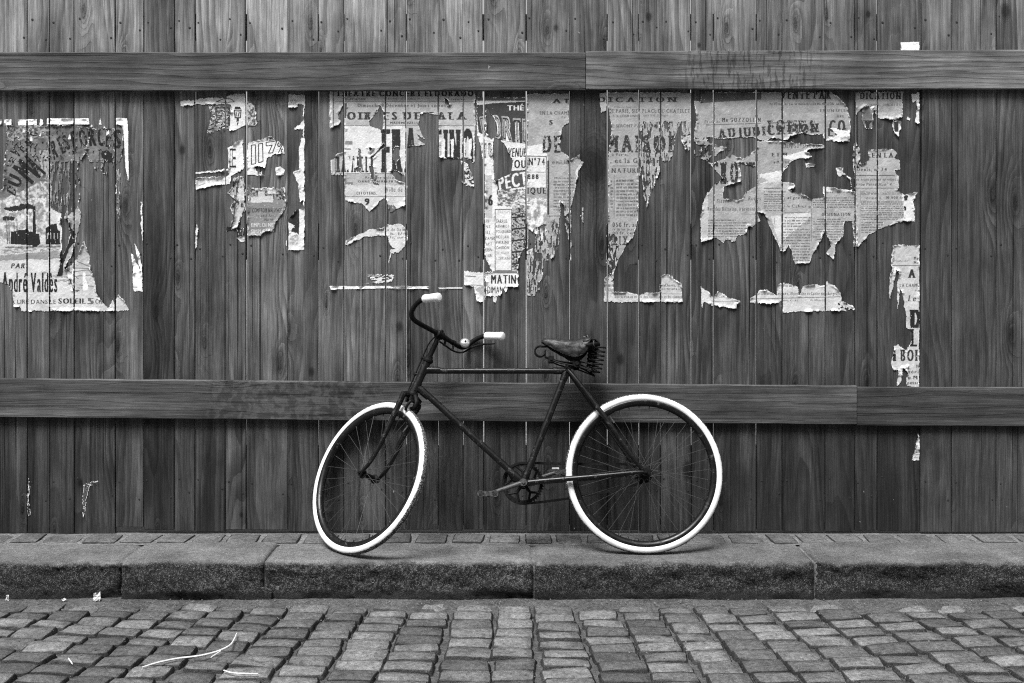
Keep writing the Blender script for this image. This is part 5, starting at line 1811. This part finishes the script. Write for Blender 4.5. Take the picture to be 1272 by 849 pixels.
for i in range(5):                            # five arms that fork before they reach the ring
    a = 2*math.pi*i/5+.35
    def rp(r, t): return Vector((BB.x+r*math.cos(t), RINGY, BB.z+r*math.sin(t)))
    rg.tube([rp(.018, a), rp(.050, a)], [.0075, .0060], 8)
    rg.tube([rp(.050, a), rp(.080, a-.36)], [.0055, .0050], 8)
    rg.tube([rp(.050, a), rp(.080, a+.36)], [.0055, .0050], 8)
rg.lathe([(.010, -.003), (.026, -.003), (.026, .003), (.010, .003)], 24, Matrix.Translation((BB.x, RINGY, BB.z)) @ ROTX)
rg.build('chainring', M['rust'], bike)
ch = MB()
r1, r2 = rr_+.001, .0395
path = []
D = REAR-BB
dist_ = math.hypot(D.x, D.z); ang = math.atan2(D.z, D.x); off_ = math.acos((r1-r2)/dist_)
for t in np.linspace(ang+off_, ang+2*math.pi-off_, 50): path.append((BB.x+r1*math.cos(t), BB.z+r1*math.sin(t)))
p1_ = path[-1]; q1_ = (REAR.x+r2*math.cos(ang-off_), REAR.z+r2*math.sin(ang-off_))
for t in np.linspace(0, 1, 40)[1:-1]:
    sag = -.012*4*t*(1-t)
    path.append((p1_[0]+(q1_[0]-p1_[0])*t, p1_[1]+(q1_[1]-p1_[1])*t+sag))
for t in np.linspace(ang-off_, ang+off_, 24): path.append((REAR.x+r2*math.cos(t), REAR.z+r2*math.sin(t)))
p2_ = path[-1]; q2_ = path[0]
for t in np.linspace(0, 1, 40)[1:-1]: path.append((p2_[0]+(q2_[0]-p2_[0])*t, p2_[1]+(q2_[1]-p2_[1])*t-.002*math.sin(math.pi*t)))
# resample to links
P_ = np.array(path+[path[0]]); seg_ = np.r_[0, np.cumsum(np.hypot(*np.diff(P_, axis=0).T))]
n_l = int(seg_[-1]/.0127)
tt_ = np.linspace(0, seg_[-1], n_l+1)
lx, lz = np.interp(tt_, seg_, P_[:, 0]), np.interp(tt_, seg_, P_[:, 1])
for i in range(n_l):
    a, b = Vector((lx[i], 0, lz[i])), Vector((lx[i+1], 0, lz[i+1]))
    d = (b-a).normalized(); nrm = Vector((-d.z, 0, d.x))
    wy = .0036 if i % 2 else .0052
    a2, b2 = a-d*.003, b+d*.003
    for yy in (-wy, wy):
        Y = RINGY+yy
        h_ = .0052
        vs_ = [a2-nrm*h_, b2-nrm*h_, b2+nrm*h_, a2+nrm*h_]
        ch.add([(v.x, Y-.0006, v.z) for v in vs_]+[(v.x, Y+.0006, v.z) for v in vs_], [(0, 1, 2, 3), (7, 6, 5, 4), (0, 4, 5, 1), (1, 5, 6, 2), (2, 6, 7, 3), (3, 7, 4, 0)])
    ch.tube([(a.x, RINGY-.0052, a.z), (a.x, RINGY+.0052, a.z)], .0038, 6)
tag(ch.build('chain', M['rust'], bike), kind=None)

# saddle: sprung leather, the rear torn
sd_root = MB()
T = [(0.0, .130, .9280, .014, .006), (.07, .142, .9420, .026, .026), (.22, .170, .9430, .034, .048), (.40, .205, .9400, .044, .066), (.58, .242, .9360, .062, .080), (.72, .275, .9330, .084, .090), (.84, .305, .9360, .100, .092), (.93, .332, .9440, .104, .078), (1.0, .355, .9440, .096, .058)]
n_c = 13
vs_, fs_ = [], []
rr2 = random.Random(12)
for i, (t, u, w, hw, drop) in enumerate(T):
    for j in range(n_c):
        k = -1+2*j/(n_c-1)
        a = k*math.radians(112)
        yy = hw*math.sin(a)/math.sin(math.radians(90)) if abs(k) < .8 else hw*math.copysign(1, k)*(1-.12*(abs(k)-.8)/.2)
        zz = w-drop*(abs(k)**2.2)
        jit = 0 if i < 6 else rr2.uniform(-.005, .005)
        vs_.append((u+jit-(.010*abs(k) if i == len(T)-1 else 0), -yy+0, zz+jit*.8))
for i in range(len(T)-1):
    for j in range(n_c-1):
        fs_.append((i*n_c+j, i*n_c+j+1, (i+1)*n_c+j+1, (i+1)*n_c+j))
sd_root.v, sd_root.f = vs_, fs_
sme = sd_root.mesh('saddle', smooth=False)
bm = bmesh.new(); bm.from_mesh(sme)
bmesh.ops.recalc_face_normals(bm, faces=bm.faces)
bmesh.ops.solidify(bm, geom=list(bm.faces), thickness=.004)
bm.to_mesh(sme); bm.free()
sme.polygons.foreach_set('use_smooth', [True]*len(sme.polygons))
saddle = link('saddle', sme, M['leather'], bike)
sub = saddle.modifiers.new('round', 'SUBSURF'); sub.levels = 1; sub.render_levels = 2
crs = bpy.data.textures.new('leather_creases', 'CLOUDS'); crs.noise_scale = .022
dsp = saddle.modifiers.new('creases', 'DISPLACE'); dsp.texture = crs; dsp.strength = .011; dsp.mid_level = .5
saddle['label'] = 'sprung leather saddle with torn rear'
# curled, ripped leather and padding at the back
rr3 = random.Random(21)
for i in range(7):
    a = -1+2*i/6
    nr = 6
    vs_, fs_ = [], []
    u0, y0, z0 = .318+.012*(1-abs(a)), a*.074, .938-.020*a*a
    for p_ in range(nr):
        for q_ in range(5):
            t = p_/(nr-1); r = q_/4-.5
            vs_.append((u0+t*.055+.010*math.sin(t*4+i)+rr3.uniform(-.004, .004), y0+r*.040*(1-.4*t)+rr3.uniform(-.004, .004), z0+.012*math.sin(t*3.0+i*1.7)-t*t*(.030+.014*(i % 3))+.008*math.cos(r*7+i)+rr3.uniform(-.004, .004)))
    for p_ in range(nr-1):
        for q_ in range(4):
            if rr3.random() < .10*p_/2: continue
            fs_.append((p_*5+q_, p_*5+q_+1, (p_+1)*5+q_+1, (p_+1)*5+q_))
    mb = MB(); mb.v, mb.f = vs_, fs_
    o = mb.build('torn_leather', M['leather'], saddle, smooth=False)
    o.data.polygons.foreach_set('use_smooth', [True]*len(o.data.polygons))
    so_ = o.modifiers.new('thick', 'SOLIDIFY'); so_.thickness = .004
cb = MB()                                     # cantle plate behind
cb.tube([(.325, .095, .895), (.372, .070, .905), (.388, 0, .912), (.372, -.070, .905), (.325, -.095, .895)], [.007, .010, .011, .010, .007], 8, smooth=4)
cb.build('cantle_plate', M['rust'], saddle)


def coil(c, axis, r, pitch, turns, wire, name, phase=0.0):
    q = Vector(axis).to_track_quat('Z', 'Y').to_matrix()
    n = int(turns*16)
    pts_ = [Vector(c)+q @ Vector((r*math.cos(2*math.pi*i/16+phase), r*math.sin(2*math.pi*i/16+phase), pitch*i/16)) for i in range(n+1)]
    return MB().tube(pts_, wire, 8).build(name, M['rust'], saddle)


for s in (-1, 1):
    coil((.374, s*.060, .786), (.20, 0, 1), .0215, .0190, 5.8, .0042, 'coil_spring')
    coil((.352, s*.030, .800), (.12, 0, 1), .0165, .0170, 5.0, .0036, 'coil_spring', 1.0)
    w2 = MB()
    # front loop of the undercarriage, then a pair of rails back to the springs
    cx_, cz_ = .1266, .8832
    loop = [(.190, s*.016, .898), (.160, s*.016, .906)]
    for t in np.linspace(math.radians(70), math.radians(70+300), 22): loop.append((cx_+.0235*math.cos(t), s*.016, cz_+.0235*math.sin(t)))
    loop += [(.150, s*.017, .8560), (.176, s*.018, .8480)]
    w2.tube(loop, .0036, 8)
    w2.tube([(.176, s*.020, .8460), (.215, s*.030, .8350), (.260, s*.036, .8280), (.300, s*.040, .8180), (.372, s*.058, .7850)], .0034, 8, smooth=3)
    w2.tube([(.176, s*.026, .8400), (.215, s*.038, .8250), (.262, s*.043, .8150), (.300, s*.047, .8060), (.376, s*.066, .7800)], .0034, 8, smooth=3)
    w2.tube([(.300, s*.044, .8300), (.345, s*.062, .8180), (.385, s*.066, .8050)], .0030, 8)
    w2.build('saddle_rail', M['rust'], saddle)
cl = MB()
cl.tube([(.176, 0, .845), (.230, 0, .832), (.289, 0, .822)], .006, 8)
cl.box((.164, -.032, .832), (.188, .032, .858))
cl.tube([(.176, -.036, .845), (.176, .036, .845)], .0075, 8)
cl.tube([(.289, -.050, .822), (.289, .050, .822)], .0105, 14)
for s in (-1, 1):
    cl.tube([(.289, s*.046, .822), (.289, s*.054, .822)], .0185, 18)
    cl.tube([(.289, s*.054, .822), (.289, s*.062, .822)], .0095, 6)
cl.build('saddle_clamp', M['rust'], saddle)
spn = MB()
spn.tube([SEATLUG, Vector((.2590, 0, .8150)), Vector((.289, 0, .822))], .0115, 12)
spn.build('seat_post', M['rust'], bike)

# ================================================================== SMALL THINGS ON THE STREET


def road_pt(px, py, lift=.004):
    """a spot on the cobbles"""
    y = 4.3
    for _ in range(12):
        y = 1435*(CAM_H-road_z(y)-lift)/(py-318)
    return Vector(((px-636)*y/1435, y, road_z(y)+lift))


sw_ = MB()
sw_.tube([road_pt(177, 829, .008), road_pt(197, 823, .012), road_pt(222, 818, .010), road_pt(247, 815, .014), road_pt(268, 810, .012), road_pt(284, 803, .014), road_pt(290, 796, .012), road_pt(294, 787, .012)], [.0022, .0032, .0034, .0034, .0034, .0032, .003, .002], 6, smooth=4)
sw_.tube([road_pt(262, 817, .010), road_pt(274, 809, .013)], .0020, 6)
tag(sw_.build('dry_stalk', M['straw']), 'long bent pale stalk with a side shoot on the cobbles', 'stalk')
sw_ = MB()
sw_.tube([road_pt(278, 833, .008), road_pt(288, 836, .010), road_pt(302, 837, .010), road_pt(320, 837.5, .008)], .0024, 6, smooth=4)
tag(sw_.build('dry_stalk', M['straw']), 'short curved pale stalk lying on the cobbles', 'stalk')
sw_ = MB()
sw_.tube([road_pt(85, 818, .010), road_pt(90, 825, .010)], .0022, 6)
tag(sw_.build('dry_stalk', M['straw']), 'tiny straight pale stalk stub on the cobbles', 'stalk')


def scrap(c, w_, h_, seed, label):
    rr = random.Random(seed)
    vs_, fs_ = [], []
    n = 5
    for i in range(n):
        for j in range(n):
            u, v = i/(n-1)-.5, j/(n-1)-.5
            vs_.append((u*w_+rr.uniform(-.1, .1)*w_, rr.uniform(-.25, .25)*w_+v*w_*.25, (v+.5)*h_*rr.uniform(.75, 1.05)))
    for i in range(n-1):
        for j in range(n-1):
            if rr.random() < .12: continue
            fs_.append((i*n+j, (i+1)*n+j, (i+1)*n+j+1, i*n+j+1))
    mb = MB(); mb.v, mb.f = vs_, fs_
    o = mb.build('paper_litter', M['litter'], smooth=False)
    o.location = c
    tag(o, label, 'litter')
    return o


def gut(px): return Vector(((px-636)*4.84/1435, 4.842, -KERB_H+.006))


scrap(gut(120), .030, .036, 1, 'largest crumpled white paper scrap, in the gutter against the kerb')
scrap(gut(79), .018, .010, 2, 'flat white paper scrap in the gutter between two crumpled ones')
scrap(gut(9), .012, .030, 4, 'narrow upright white scrap in the gutter at the kerb')
